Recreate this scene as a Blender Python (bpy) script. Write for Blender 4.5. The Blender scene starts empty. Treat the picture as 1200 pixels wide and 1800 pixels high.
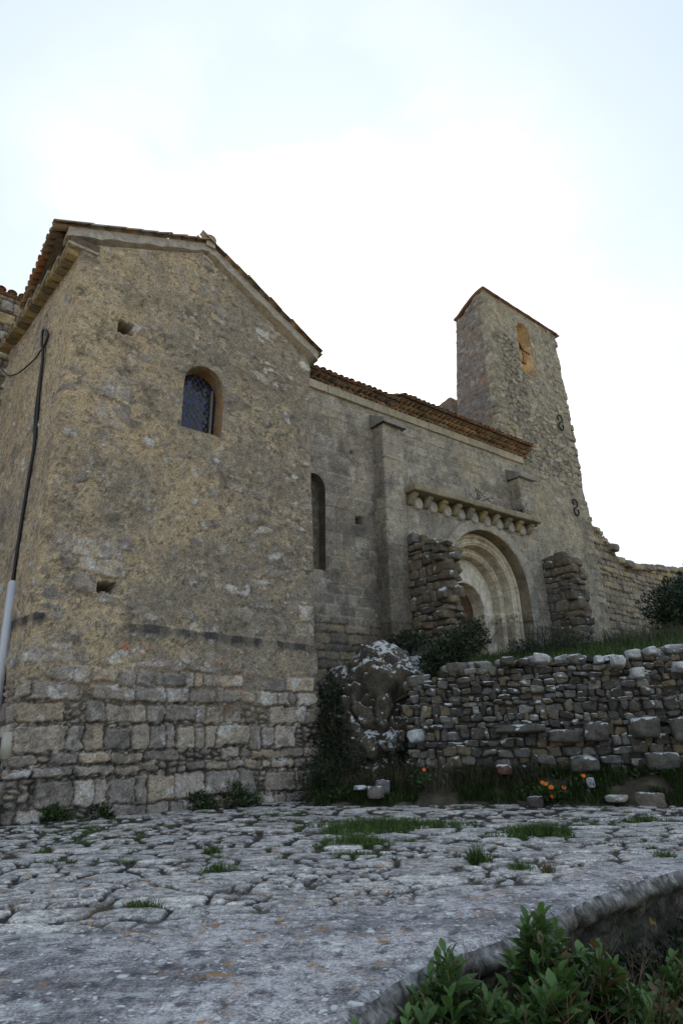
import bpy, math, random
import numpy as np
from math import sin, cos, pi, radians

# ------------------------------------------------------------------ camera, sky, sun, exposure
scene = bpy.context.scene
COL = scene.collection
cam_data = bpy.data.cameras.new("camera")
cam = bpy.data.objects.new("camera", cam_data)
COL.objects.link(cam)
TILT, ROLL = radians(21.0), radians(1.2)
cam_data.sensor_fit = 'VERTICAL'
cam_data.sensor_height = 36.0
cam_data.lens = 1060.0 / 1800.0 * 36.0
cam_data.clip_start = 0.05
cam_data.clip_end = 6000.0
from mathutils import Matrix, Vector
r0 = Vector((1, 0, 0)); u0 = Vector((0, -sin(TILT), cos(TILT))); fw = Vector((0, cos(TILT), sin(TILT)))
rr = r0 * cos(ROLL) - u0 * sin(ROLL); uu = r0 * sin(ROLL) + u0 * cos(ROLL)
cam.matrix_world = Matrix(((rr.x, uu.x, -fw.x, 0), (rr.y, uu.y, -fw.y, 0), (rr.z, uu.z, -fw.z, 1.0), (0, 0, 0, 1)))
scene.camera = cam

SUN_EL, SUN_AZ = radians(34.6), radians(-2.9)      # azimuth from +Y towards +X
world = bpy.data.worlds.new("World"); scene.world = world
world.use_nodes = True
wn = world.node_tree.nodes; wl = world.node_tree.links
bg = wn["Background"]
sky = wn.new("ShaderNodeTexSky"); sky.sky_type = 'NISHITA'; sky.sun_disc = False
sky.sun_elevation = SUN_EL; sky.sun_rotation = SUN_AZ
sky.air_density = 1.0; sky.dust_density = 2.2; sky.ozone_density = 1.0; sky.altitude = 300
tc = wn.new("ShaderNodeTexCoord"); mp = wn.new("ShaderNodeMapping"); mp.inputs['Scale'].default_value = (1.2, 1.0, 2.6)
mp.inputs['Rotation'].default_value = (0.0, 0.35, 0.3)
nz = wn.new("ShaderNodeTexNoise"); nz.inputs['Scale'].default_value = 1.9; nz.inputs['Detail'].default_value = 7; nz.inputs['Roughness'].default_value = 0.55
cr = wn.new("ShaderNodeMapRange"); cr.inputs['From Min'].default_value = 0.34; cr.inputs['From Max'].default_value = 0.62
cr.inputs['To Min'].default_value = 0.45; cr.inputs['To Max'].default_value = 0.90
mx = wn.new("ShaderNodeMix"); mx.data_type = 'RGBA'
wl.new(tc.outputs['Generated'], mp.inputs['Vector']); wl.new(mp.outputs[0], nz.inputs['Vector'])
wl.new(nz.outputs['Fac'], cr.inputs['Value']); wl.new(cr.outputs[0], mx.inputs['Factor'])
tn = wn.new("ShaderNodeVectorMath"); tn.operation = 'MULTIPLY'; tn.inputs[1].default_value = (.90, .88, .89)
wl.new(sky.outputs[0], tn.inputs[0]); wl.new(tn.outputs[0], mx.inputs['A']); mx.inputs['B'].default_value = (2.4, 2.76, 3.12, 1)
wl.new(mx.outputs['Result'], bg.inputs['Color'])
bg.inputs['Strength'].default_value = 0.10

sun_data = bpy.data.lights.new("sun", 'SUN'); sun_data.energy = 4.0; sun_data.angle = radians(0.53); sun_data.color = (1.0, 0.93, 0.80)
sun = bpy.data.objects.new("sun", sun_data); COL.objects.link(sun)
sd = Vector((sin(SUN_AZ) * cos(SUN_EL), cos(SUN_AZ) * cos(SUN_EL), sin(SUN_EL)))
sun.rotation_euler = sd.to_track_quat('Z', 'Y').to_euler()
sun.location = (0, -5, 30)
scene.view_settings.view_transform = 'Standard'; scene.view_settings.look = 'None'
scene.view_settings.gamma = 1.0; scene.view_settings.exposure = 1.75
scene.view_settings.use_curve_mapping = False

# ------------------------------------------------------------------ numeric helpers
rng = np.random.default_rng(7)
TAB = np.random.default_rng(1).random((256, 256))
TAB3 = np.random.default_rng(2).random((64, 64, 64))

def vn(x, y, seed=0):
    x = np.asarray(x, float) + seed * 17.31; y = np.asarray(y, float) + seed * 9.73
    xi = np.floor(x).astype(int); yi = np.floor(y).astype(int)
    fx = x - xi; fy = y - yi
    fx = fx * fx * (3 - 2 * fx); fy = fy * fy * (3 - 2 * fy)
    a = TAB[xi & 255, yi & 255]; b = TAB[(xi + 1) & 255, yi & 255]
    c = TAB[xi & 255, (yi + 1) & 255]; d = TAB[(xi + 1) & 255, (yi + 1) & 255]
    return (a * (1 - fx) + b * fx) * (1 - fy) + (c * (1 - fx) + d * fx) * fy

def fbm(x, y, s=1.0, o=4, seed=0, g=0.5):
    t = 0; a = 1; n = 0
    for k in range(o):
        t = t + a * vn(np.asarray(x) / s * 2 ** k, np.asarray(y) / s * 2 ** k, seed + k * 3.1); n += a; a *= g
    return t / n * 2 - 1          # -1..1

def vn3(p):
    i = np.floor(p).astype(int); f = p - i; f = f * f * (3 - 2 * f)
    r = 0
    for dx in (0, 1):
        for dy in (0, 1):
            for dz in (0, 1):
                w = (f[..., 0] if dx else 1 - f[..., 0]) * (f[..., 1] if dy else 1 - f[..., 1]) * (f[..., 2] if dz else 1 - f[..., 2])
                r = r + w * TAB3[(i[..., 0] + dx) & 63, (i[..., 1] + dy) & 63, (i[..., 2] + dz) & 63]
    return r

def fbm3(p, s=1.0, o=4):
    t = 0; a = 1; n = 0
    for k in range(o):
        t = t + a * vn3(p / s * 2 ** k + k * 7.7); n += a; a *= .5
    return t / n * 2 - 1

def sst(a, b, x):
    t = np.clip((np.asarray(x, float) - a) / (b - a), 0, 1); return t * t * (3 - 2 * t)

def mixc(a, b, t):
    a = np.asarray(a, float); b = np.asarray(b, float); return a + (b - a) * np.asarray(t)[..., None]

def hashi(*k):
    h = np.zeros_like(np.asarray(k[0], dtype=np.int64))
    for q in k: h = (h * 1000003 + np.asarray(q, np.int64) * 7919 + 12345) % 2147483647
    h = (h * 48271) % 2147483647; h = (h ^ (h >> 13)) * 69621 % 2147483647
    return (h % 100003) / 100003.0

TILT_LAST = None
def blocks(S, Z, ch, l0, l1, seed, warp=.02, rc=.05, z0=-1.0, z1=24.0, chv=.4, rag=.5):
    """coursed stones: returns random numbers per stone and the distance to the stone's edge"""
    global TILT_LAST
    R = np.random.default_rng(seed)
    Sw = S + warp * fbm(S, Z, .35, 3, seed) + warp * .6 * fbm(S, Z, .09, 2, seed + 2)
    Zw = Z + warp * fbm(S, Z, .45, 3, seed + 5) + warp * .6 * fbm(S, Z, .10, 2, seed + 7)
    zc = [z0]
    while zc[-1] < z1: zc.append(zc[-1] + ch * (1 + chv * (R.random() * 2 - 1)))
    zc = np.array(zc)
    ci = np.clip(np.searchsorted(zc, Zw) - 1, 0, len(zc) - 2)
    hc = zc[ci + 1] - zc[ci]
    ds = np.zeros_like(S, float); si = np.zeros(S.shape, int); rel = np.zeros_like(S, float)
    smin, smax = Sw.min() - 1, Sw.max() + 1
    for c in np.unique(ci):
        m = ci == c
        b = [smin - R.random() * .5]
        while b[-1] < smax: b.append(b[-1] + l0 + (l1 - l0) * R.random() ** 1.3)
        b = np.array(b); k = np.clip(np.searchsorted(b, Sw[m]) - 1, 0, len(b) - 2)
        ds[m] = np.minimum(Sw[m] - b[k], b[k + 1] - Sw[m]); si[m] = k; rel[m] = Sw[m] - (b[k] + b[k + 1]) / 2
    h1 = hashi(ci, si, ci * 0 + seed); h2 = hashi(si, ci, ci * 0 + seed + 77)
    h3 = hashi(si, ci, ci * 0 + seed + 191); h4 = hashi(ci, si, ci * 0 + seed + 233)
    lo = zc[ci] + hc * .14 * (h3 - .5) * (chv > .3); hi = zc[ci + 1] - hc * .16 * h4 * (chv > .3)
    dz = np.minimum(Zw - lo, hi - Zw)
    r_ = rc * (.5 + h3)
    ax = np.maximum(r_ - ds, 0); az = np.maximum(r_ - dz, 0)
    d = np.where((ax > 0) & (az > 0), r_ - np.hypot(ax, az), np.minimum(ds, dz))
    d = d + rag * .018 * fbm(S, Z, .07, 2, seed + 9)
    TILT_LAST = (h3 - .5) * rel + (h4 - .5) * (Zw - (zc[ci] + zc[ci + 1]) / 2)
    return h1, h2, d

def cells(S, Z, sx, sz, seed, warp=.03, jit=.85, row=True, rag=.5):
    """rubble: irregular cells; same return values"""
    global TILT_LAST
    Sw = S + warp * fbm(S, Z, .3, 3, seed); Zw = Z + warp * fbm(S, Z, .3, 3, seed + 4)
    x = Sw / sx; y = Zw / sz
    yi = np.floor(y).astype(int)
    f1 = np.full(S.shape, 9.); f2 = np.full(S.shape, 9.); ia = np.zeros(S.shape, int); ib = np.zeros(S.shape, int)
    rx = np.zeros(S.shape); ry = np.zeros(S.shape)
    for dy in (-1, 0, 1):
        cy = yi + dy
        off = hashi(cy, cy * 0 + seed + 5) if row else 0
        xi = np.floor(x - off).astype(int)
        for dx in (-2, -1, 0, 1, 2):
            cx = xi + dx
            px = cx + off + .5 + jit * (hashi(cx, cy, cx * 0 + seed) - .5)
            py = cy + .5 + jit * (hashi(cy, cx, cx * 0 + seed + 31) - .5)
            ex = np.abs(x - px) * .92; ey = np.abs(y - py)
            q = (ex ** 3 + ey ** 3) ** (1 / 3.)            # squarish cells
            n1 = q < f1
            f2 = np.where(n1, f1, np.minimum(f2, q)); f1 = np.where(n1, q, f1)
            ia = np.where(n1, cx, ia); ib = np.where(n1, cy, ib); rx = np.where(n1, x - px, rx); ry = np.where(n1, y - py, ry)
    d = (f2 - f1) * .5 * min(sx, sz) + rag * .018 * fbm(S, Z, .07, 2, seed + 9)
    h1 = hashi(ia, ib, ia * 0 + seed + 3); h2 = hashi(ib, ia, ia * 0 + seed + 57)
    TILT_LAST = (hashi(ib, ia, ia * 0 + seed + 91) - .5) * rx * sx + (h1 * 7 % 1 - .5) * ry * sz
    return h1, h2, d

def pal(r, cols):
    c = np.asarray(cols, float); k = len(c)
    return c[np.clip((np.asarray(r) * k).astype(int), 0, k - 1)]

# ------------------------------------------------------------------ frame of the church: u along the front, v into the building
A0 = np.array([-4.913, 9.691, 0.0])
E1 = np.array([0.7857, 0.6186, 0.0]); E2 = np.array([-0.6186, 0.7857, 0.0])
SH = 0.032
def W(u, v, z, sh=0.0):
    u = np.asarray(u, float); v = np.asarray(v, float); z = np.asarray(z, float)
    u, v, z = np.broadcast_arrays(u, v, z)
    return A0 + u[..., None] * E1 + v[..., None] * E2 + (z + sh * (u - 13.0))[..., None] * np.array([0, 0, 1.0])
def WV(a): return np.asarray(a, float) @ np.array([E1, E2, [0, 0, 1.0]])

# ------------------------------------------------------------------ mesh building
def link_mesh(name, V, faces, mat, parent=None, col=None, smooth=True, alpha=None):
    """faces: list of int arrays (n,k)"""
    V = np.asarray(V, np.float32).reshape(-1, 3)
    me = bpy.data.meshes.new(name)
    faces = [np.asarray(f, np.int32) for f in faces if len(f)]
    me.vertices.add(len(V)); me.vertices.foreach_set('co', V.ravel())
    idx = np.concatenate([f.ravel() for f in faces])
    sizes = np.concatenate([np.full(len(f), f.shape[1], np.int32) for f in faces])
    starts = np.concatenate([[0], np.cumsum(sizes)[:-1]]).astype(np.int32)
    me.loops.add(len(idx)); me.loops.foreach_set('vertex_index', idx)
    me.polygons.add(len(sizes)); me.polygons.foreach_set('loop_start', starts)
    if smooth: me.polygons.foreach_set('use_smooth', np.ones(len(sizes), bool))
    me.update(calc_edges=True)
    if col is not None:
        c = np.ones((len(V), 4), np.float32); c[:, :3] = np.clip(np.asarray(col).reshape(-1, 3), 0, 1)
        if alpha is not None: c[:, 3] = alpha
        at = me.color_attributes.new("tint", 'FLOAT_COLOR', 'POINT'); at.data.foreach_set('color', c.ravel())
    me.materials.append(mat)
    o = bpy.data.objects.new(name, me); COL.objects.link(o)
    if parent is not None:
        o.parent = parent
        o.matrix_parent_inverse = Matrix.Translation(-Vector(world_loc(parent)))
    return o

def world_loc(o):
    l = Vector(o.location)
    return l

class MB:
    def __init__(s): s.V = []; s.F = []; s.C = []; s.n = 0
    def add(s, V, F, C=None):
        V = np.asarray(V, float).reshape(-1, 3)
        if C is None: C = np.full((len(V), 3), .5)
        C = np.broadcast_to(np.asarray(C, float), (len(V), 3))
        s.V.append(V); s.C.append(C)
        for f in (F if isinstance(F, list) else [F]): s.F.append(np.asarray(f) + s.n)
        s.n += len(V)
    def inst(s, V, F, O, X, Y, Zv, C):
        """many copies: V (k,3) in local axes, O/X/Y/Zv (m,3), C (m,3) or (m,k,3)"""
        V = np.asarray(V, float); O = np.asarray(O, float); m = len(O); k = len(V)
        P = O[:, None] + V[None, :, 0:1] * X[:, None] + V[None, :, 1:2] * Y[:, None] + V[None, :, 2:3] * Zv[:, None]
        C = np.asarray(C, float)
        if C.ndim == 2: C = np.repeat(C[:, None], k, 1)
        fs = []
        for f in (F if isinstance(F, list) else [F]):
            f = np.asarray(f); fs.append((f[None] + (np.arange(m) * k)[:, None, None]).reshape(-1, f.shape[1]))
        s.add(P.reshape(-1, 3), fs, C.reshape(-1, 3))
    def build(s, name, mat, parent=None, smooth=True):
        g = {}
        for f in s.F: g.setdefault(f.shape[1], []).append(f)
        return link_mesh(name, np.concatenate(s.V), [np.concatenate(v) for v in g.values()], mat, parent, np.concatenate(s.C), smooth)

def gridq(nr, nc):
    i = np.arange(nr - 1)[:, None] * nc + np.arange(nc - 1)[None]
    return np.stack([i, i + 1, i + nc + 1, i + nc], -1).reshape(-1, 4)

def box_mesh(mb, f, lo, hi, col, bev=0.0, jit=0.0, seed=0):
    """box between lo and hi mapped by f(u,v,z); chamfered"""
    lo = np.array(lo, float); hi = np.array(hi, float); c = (lo + hi) / 2; h = (hi - lo) / 2
    V, F = CUBE; p = V.copy()
    e = np.minimum(bev, h * .8) if bev else 0
    sg = np.sign(p); q = sg * (h - e) + 0
    dirn = p - sg * .82
    q = c + np.where(np.abs(p) > .9, sg * h, np.where(np.abs(p) > .5, sg * (h - e), p * h))
    if jit:
        w = W(q[:, 0], q[:, 1], q[:, 2]); q = q + jit * np.stack([fbm3(w + 10 * k + seed, .25, 3) for k in range(3)], -1)
    mb.add(f(q[:, 0], q[:, 1], q[:, 2]), F, col)

def cube_sphere(n):
    """cube surface with n cells a side, verts in [-1,1], welded"""
    t = np.linspace(-1, 1, n + 1); vid = {}; V = []; F = []
    def g(p):
        k = tuple(np.round(p, 5))
        if k not in vid: vid[k] = len(V); V.append(p)
        return vid[k]
    for ax in range(3):
        for sg in (-1, 1):
            b, c = (ax + 1) % 3, (ax + 2) % 3
            for i in range(n):
                for j in range(n):
                    q = []
                    for (a_, b_) in ((i, j), (i + 1, j), (i + 1, j + 1), (i, j + 1)):
                        p = [0, 0, 0]; p[ax] = sg; p[b] = t[a_]; p[c] = t[b_]; q.append(g(p))
                    F.append(q if sg > 0 else q[::-1])
    return np.array(V, float), np.array(F)

_v, _f = cube_sphere(3)
CUBE = (_v * 1.0, _f)
# the inner ring of the 3-cell cube sits close to the edge so that box_mesh can chamfer it
CUBE = (np.where(np.abs(np.abs(_v) - 1) < .01, _v, np.sign(_v) * .6), _f)
BLOB = cube_sphere(7)

def blobs(mb, C, size, rot, cols, power=.55, rough=.10, seed=0, frame=None):
    """angular field stones: a box cut by random planes, edges worn. C (m,3) world, size (m,3) half sizes, rot (m,3,3) axes rows"""
    V, F = BLOB
    nrm = V / np.linalg.norm(V, axis=1)[:, None]
    m = len(C); R = np.random.default_rng(seed)
    ax = np.concatenate([np.eye(3), -np.eye(3)])
    for i in range(m):
        pl = np.concatenate([ax + .22 * (R.random((6, 3)) - .5), R.standard_normal((9, 3))])
        pl /= np.linalg.norm(pl, axis=1)[:, None]
        dd = np.concatenate([.86 + .16 * R.random(6), .95 + .40 * R.random(9)])
        q = (nrm @ pl.T) / dd                       # 1/distance along each direction
        k = 1.0 / (np.maximum(q, 0) ** 15).sum(1) ** (1 / 15.)
        off = R.random(3) * 50
        k = k * (1 + rough * 1.0 * fbm3(nrm * 1.6 + off, 1.0, 4) + rough * .5 * fbm3(nrm * 5 + off, 1.0, 2))
        w = ((nrm * k[:, None]) * size[i] * 1.10) @ rot[i] + C[i]
        g_ = 1 + .22 * fbm3(nrm * 2.2 + off, 1.0, 3) + .10 * R.standard_normal(len(nrm))
        mb.add(w, F, np.asarray(cols[i])[None] * np.clip(g_, .5, 1.6)[:, None])

# ------------------------------------------------------------------ materials
def nodes_mat(name):
    m = bpy.data.materials.new(name); m.use_nodes = True
    n = m.node_tree.nodes; l = m.node_tree.links
    return m, n, l, n["Principled BSDF"]

def masonry(name, rough=.93, grain=.35, s1=9., s2=55., bump=.5, lichen=0.0, orange=0.0, lscale=5.0, bdist=.012, topw=.16, gain=1.0):
    m, n, l, b = nodes_mat(name)
    at = n.new("ShaderNodeAttribute"); at.attribute_name = "tint"
    tc = n.new("ShaderNodeTexCoord")
    n1 = n.new("ShaderNodeTexNoise"); n1.inputs['Scale'].default_value = s1; n1.inputs['Detail'].default_value = 8; n1.inputs['Roughness'].default_value = .7
    n2 = n.new("ShaderNodeTexNoise"); n2.inputs['Scale'].default_value = s2; n2.inputs['Detail'].default_value = 4
    for q in (n1, n2): l.new(tc.outputs['Object'], q.inputs['Vector'])
    mm = n.new("ShaderNodeMath"); mm.operation = 'ADD'; l.new(n1.outputs['Fac'], mm.inputs[0]); l.new(n2.outputs['Fac'], mm.inputs[1])
    mr = n.new("ShaderNodeMapRange"); mr.inputs['From Min'].default_value = .78; mr.inputs['From Max'].default_value = 1.22
    mr.inputs['To Min'].default_value = (1 - grain) * gain; mr.inputs['To Max'].default_value = (1 + grain) * gain
    l.new(mm.outputs[0], mr.inputs['Value'])
    vm = n.new("ShaderNodeVectorMath"); vm.operation = 'SCALE'; l.new(at.outputs['Color'], vm.inputs[0]); l.new(mr.outputs[0], vm.inputs['Scale'])
    out = vm.outputs[0]
    tw_ = topw
    def patch(col, scale, amount, topweight, sd):
        nonlocal out
        nn = n.new("ShaderNodeTexNoise"); nn.inputs['Scale'].default_value = scale; nn.inputs['Detail'].default_value = 7; nn.inputs['Roughness'].default_value = .62
        mpn = n.new("ShaderNodeMapping"); mpn.inputs['Location'].default_value = (sd, sd * 2, sd * 3)
        l.new(tc.outputs['Object'], mpn.inputs['Vector']); l.new(mpn.outputs[0], nn.inputs['Vector'])
        ge = n.new("ShaderNodeNewGeometry"); sx = n.new("ShaderNodeSeparateXYZ"); l.new(ge.outputs['Normal'], sx.inputs[0])
        ma = n.new("ShaderNodeMath"); ma.operation = 'MULTIPLY_ADD'; l.new(sx.outputs['Z'], ma.inputs[0]); ma.inputs[1].default_value = topweight; l.new(nn.outputs['Fac'], ma.inputs[2])
        r2 = n.new("ShaderNodeMapRange"); r2.inputs['From Min'].default_value = 1 - amount; r2.inputs['From Max'].default_value = 1 - amount + .035
        l.new(ma.outputs[0], r2.inputs['Value'])
        mi = n.new("ShaderNodeMix"); mi.data_type = 'RGBA'; l.new(r2.outputs[0], mi.inputs['Factor']); l.new(out, mi.inputs['A']); mi.inputs['B'].default_value = (*col, 1)
        out = mi.outputs['Result']
    if lichen: patch((.50, .51, .50), lscale, lichen, tw_, 3.3)
    if orange: patch((.30, .19, .05), lscale * .8, orange, .03, 9.1)
    l.new(out, b.inputs['Base Color']); b.inputs['Roughness'].default_value = rough
    b.inputs['Specular IOR Level'].default_value = .25
    bp = n.new("ShaderNodeBump"); bp.inputs['Strength'].default_value = bump; bp.inputs['Distance'].default_value = bdist
    l.new(mm.outputs[0], bp.inputs['Height']); l.new(bp.outputs[0], b.inputs['Normal'])
    return m

def plain(name, rough=.6, metal=0.0, spec=.4, grain=.15, scale=20., trans=0.0):
    m, n, l, b = nodes_mat(name)
    at = n.new("ShaderNodeAttribute"); at.attribute_name = "tint"
    tc = n.new("ShaderNodeTexCoord"); n1 = n.new("ShaderNodeTexNoise"); n1.inputs['Scale'].default_value = scale; n1.inputs['Detail'].default_value = 5
    l.new(tc.outputs['Object'], n1.inputs['Vector'])
    mr = n.new("ShaderNodeMapRange"); mr.inputs['From Min'].default_value = .3; mr.inputs['From Max'].default_value = .7
    mr.inputs['To Min'].default_value = 1 - grain; mr.inputs['To Max'].default_value = 1 + grain; l.new(n1.outputs['Fac'], mr.inputs['Value'])
    vm = n.new("ShaderNodeVectorMath"); vm.operation = 'SCALE'; l.new(at.outputs['Color'], vm.inputs[0]); l.new(mr.outputs[0], vm.inputs['Scale'])
    l.new(vm.outputs[0], b.inputs['Base Color']); b.inputs['Roughness'].default_value = rough; b.inputs['Metallic'].default_value = metal
    b.inputs['Specular IOR Level'].default_value = spec
    if trans:
        t = n.new("ShaderNodeBsdfTranslucent"); l.new(vm.outputs[0], t.inputs['Color'])
        ms = n.new("ShaderNodeMixShader"); ms.inputs[0].default_value = trans
        l.new(b.outputs[0], ms.inputs[1]); l.new(t.outputs[0], ms.inputs[2]); l.new(ms.outputs[0], n["Material Output"].inputs['Surface'])
    return m

M_CHAPEL = masonry("chapel_masonry", gain=1.14, grain=.38, s1=7, s2=42, bump=.7)
M_NAVE = masonry("nave_ashlar", gain=1.14, grain=.34, s1=5, s2=38, bump=.55)
M_TOWER = masonry("tower_rubble", gain=1.15, grain=.36, s1=5, s2=30, bump=.6, bdist=.02)
M_PORTAL = masonry("portal_limestone", gain=1.15, grain=.3, s1=6, s2=34, bump=.5)
M_DRY = masonry("dry_stone", grain=.4, s1=8, s2=45, bump=.6, lichen=.34, orange=.27, lscale=5, topw=.20)
M_ROCK = masonry("bedrock", grain=.45, s1=4, s2=30, bump=.8, lichen=.335, orange=.27, lscale=9, bdist=.03, topw=.24)
M_RETAIN = masonry("mossy_masonry", grain=.45, s1=8, s2=45, bump=.8, orange=.33, lscale=6)
M_TILE = masonry("roof_tile", grain=.3, s1=6, s2=40, bump=.3)
M_SOIL = masonry("soil", grain=.5, s1=6, s2=60, bump=.8, bdist=.02)
M_LEAF = plain("leaf", rough=.45, spec=.35, grain=.2, scale=8, trans=.25)
M_GRASS = plain("grass_blade", rough=.6, spec=.2, grain=.2, scale=5, trans=.3)
M_TWIG = plain("twig", rough=.85, spec=.15)
M_METAL = plain("rusted_iron", rough=.75, spec=.3, grain=.4, scale=30)
M_CABLE = plain("black_cable", rough=.5)
M_PLASTIC = plain("grey_plastic", rough=.45, grain=.06, scale=6)
M_GLASS = plain("leaded_glass", rough=.12, spec=.6, grain=.15, scale=4)
M_WOOD = plain("door_wood", rough=.8, grain=.35, scale=9)
M_PETAL = plain("petal", rough=.6, grain=.1, trans=.2)

def paving_material():
    m, n, l, b = nodes_mat("lichen_paving")
    at = n.new("ShaderNodeAttribute"); at.attribute_name = "tint"
    tc = n.new("ShaderNodeTexCoord")
    def noise(scale, det=6, ro=.6, loc=(0, 0, 0)):
        mpn = n.new("ShaderNodeMapping"); mpn.inputs['Location'].default_value = loc; l.new(tc.outputs['Object'], mpn.inputs['Vector'])
        q = n.new("ShaderNodeTexNoise"); q.inputs['Scale'].default_value = scale; q.inputs['Detail'].default_value = det; q.inputs['Roughness'].default_value = ro
        l.new(mpn.outputs[0], q.inputs['Vector']); return q.outputs['Fac']
    def rng_(v, a, b_, c=0., d=1.):
        r = n.new("ShaderNodeMapRange"); r.inputs['From Min'].default_value = a; r.inputs['From Max'].default_value = b_
        r.inputs['To Min'].default_value = c; r.inputs['To Max'].default_value = d; l.new(v, r.inputs['Value']); return r.outputs[0]
    def mul(a, b_):
        r = n.new("ShaderNodeMath"); r.operation = 'MULTIPLY'; l.new(a, r.inputs[0])
        if isinstance(b_, float): r.inputs[1].default_value = b_
        else: l.new(b_, r.inputs[1])
        return r.outputs[0]
    def mix(a, colr, f):
        mi = n.new("ShaderNodeMix"); mi.data_type = 'RGBA'; l.new(f, mi.inputs['Factor']); l.new(a, mi.inputs['A']); mi.inputs['B'].default_value = (*colr, 1); return mi.outputs['Result']
    g1 = noise(14, 8, .72); g2 = noise(70, 4, .6)
    sm = n.new("ShaderNodeMath"); sm.operation = 'ADD'; l.new(g1, sm.inputs[0]); l.new(g2, sm.inputs[1])
    vm = n.new("ShaderNodeVectorMath"); vm.operation = 'SCALE'; l.new(at.outputs['Color'], vm.inputs[0]); l.new(rng_(sm.outputs[0], .82, 1.18, .42, 1.5), vm.inputs['Scale'])
    c = vm.outputs[0]
    stone = at.outputs['Fac']                # brightness of the tint: joints are dark, so lichen stays off them
    on = rng_(stone, .10, .16); copf = rng_(at.outputs['Alpha'], 0., 1., .72, 1.)
    on = mul(on, copf)
    # dark crusts
    c = mix(c, (.045, .045, .05), mul(mul(rng_(noise(8, 8, .72, (4, 1, 0)), .52, .60), on), .80))
    # white crusts of two sizes
    c = mix(c, (.48, .485, .485), mul(mul(rng_(noise(7, 8, .74, (9, 3, 0)), .53, .60), on), .65))
    for sc, th, amt, loc in ((6., .17, .6, (0, 0, 0)), (14., .22, .62, (5, 5, 0)), (30., .24, .66, (2, 5, 0))):
        vo = n.new("ShaderNodeTexVoronoi"); vo.inputs['Scale'].default_value = sc; vo.inputs['Randomness'].default_value = 1.0
        nd = n.new("ShaderNodeTexNoise"); nd.inputs['Scale'].default_value = 25; nd.inputs['Detail'].default_value = 3
        l.new(tc.outputs['Object'], nd.inputs['Vector'])
        vs = n.new("ShaderNodeVectorMath"); vs.operation = 'MULTIPLY_ADD'; l.new(nd.outputs['Color'], vs.inputs[0]); vs.inputs[1].default_value = (.05,) * 3; l.new(tc.outputs['Object'], vs.inputs[2])
        l.new(vs.outputs[0], vo.inputs['Vector'])
        sp = n.new("ShaderNodeSeparateColor"); l.new(vo.outputs['Color'], sp.inputs[0])
        spot = mul(rng_(vo.outputs['Distance'], th + .03, th - .03), rng_(sp.outputs[0], amt, amt + .02))
        c = mix(c, (.62, .63, .62), mul(mul(spot, on), .9))
    orange = mul(mul(rng_(noise(1.6, 2, .5, (2, 8, 0)), .50, .58), rng_(noise(9, 6, .7, (7, 7, 0)), .56, .60)), on)
    c = mix(c, (.36, .17, .03), mul(orange, .85))
    l.new(c, b.inputs['Base Color']); b.inputs['Roughness'].default_value = .9; b.inputs['Specular IOR Level'].default_value = .3
    bp = n.new("ShaderNodeBump"); bp.inputs['Strength'].default_value = .8; bp.inputs['Distance'].default_value = .01
    l.new(sm.outputs[0], bp.inputs['Height']); l.new(bp.outputs[0], b.inputs['Normal'])
    return m
M_PAVE = paving_material()

def tag(o, label=None, cat=None, group=None, kind=None):
    if label: o['label'] = label
    if cat: o['category'] = cat
    if group: o['group'] = group
    if kind: o['kind'] = kind
    return o
def thing(name, loc, label, cat, group=None):
    o = bpy.data.objects.new(name, None); COL.objects.link(o); o.location = loc; o.empty_display_size = .2
    return tag(o, label, cat, group)

# ------------------------------------------------------------------ masonry skins: a strip of real relief along a plan path
def snap_poly(px, pz, poly):
    best = np.full(px.shape, 1e9); bx = px.copy(); bz = pz.copy()
    n = len(poly)
    for i in range(n):
        a = poly[i]; b = poly[(i + 1) % n]; d = b - a; L2 = (d ** 2).sum() + 1e-12
        t = np.clip(((px - a[0]) * d[0] + (pz - a[1]) * d[1]) / L2, 0, 1)
        qx = a[0] + t * d[0]; qz = a[1] + t * d[1]; q = (px - qx) ** 2 + (pz - qz) ** 2
        m = q < best; best = np.where(m, q, best); bx = np.where(m, qx, bx); bz = np.where(m, qz, bz)
    return bx, bz
def inside(px, pz, poly):
    r = np.zeros(px.shape, bool); n = len(poly); j = n - 1
    for i in range(n):
        xi, yi = poly[i]; xj, yj = poly[j]
        c = ((yi > pz) != (yj > pz)) & (px < (xj - xi) * (pz - yi) / (yj - yi + 1e-12) + xi)
        r ^= c; j = i
    return r

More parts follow.
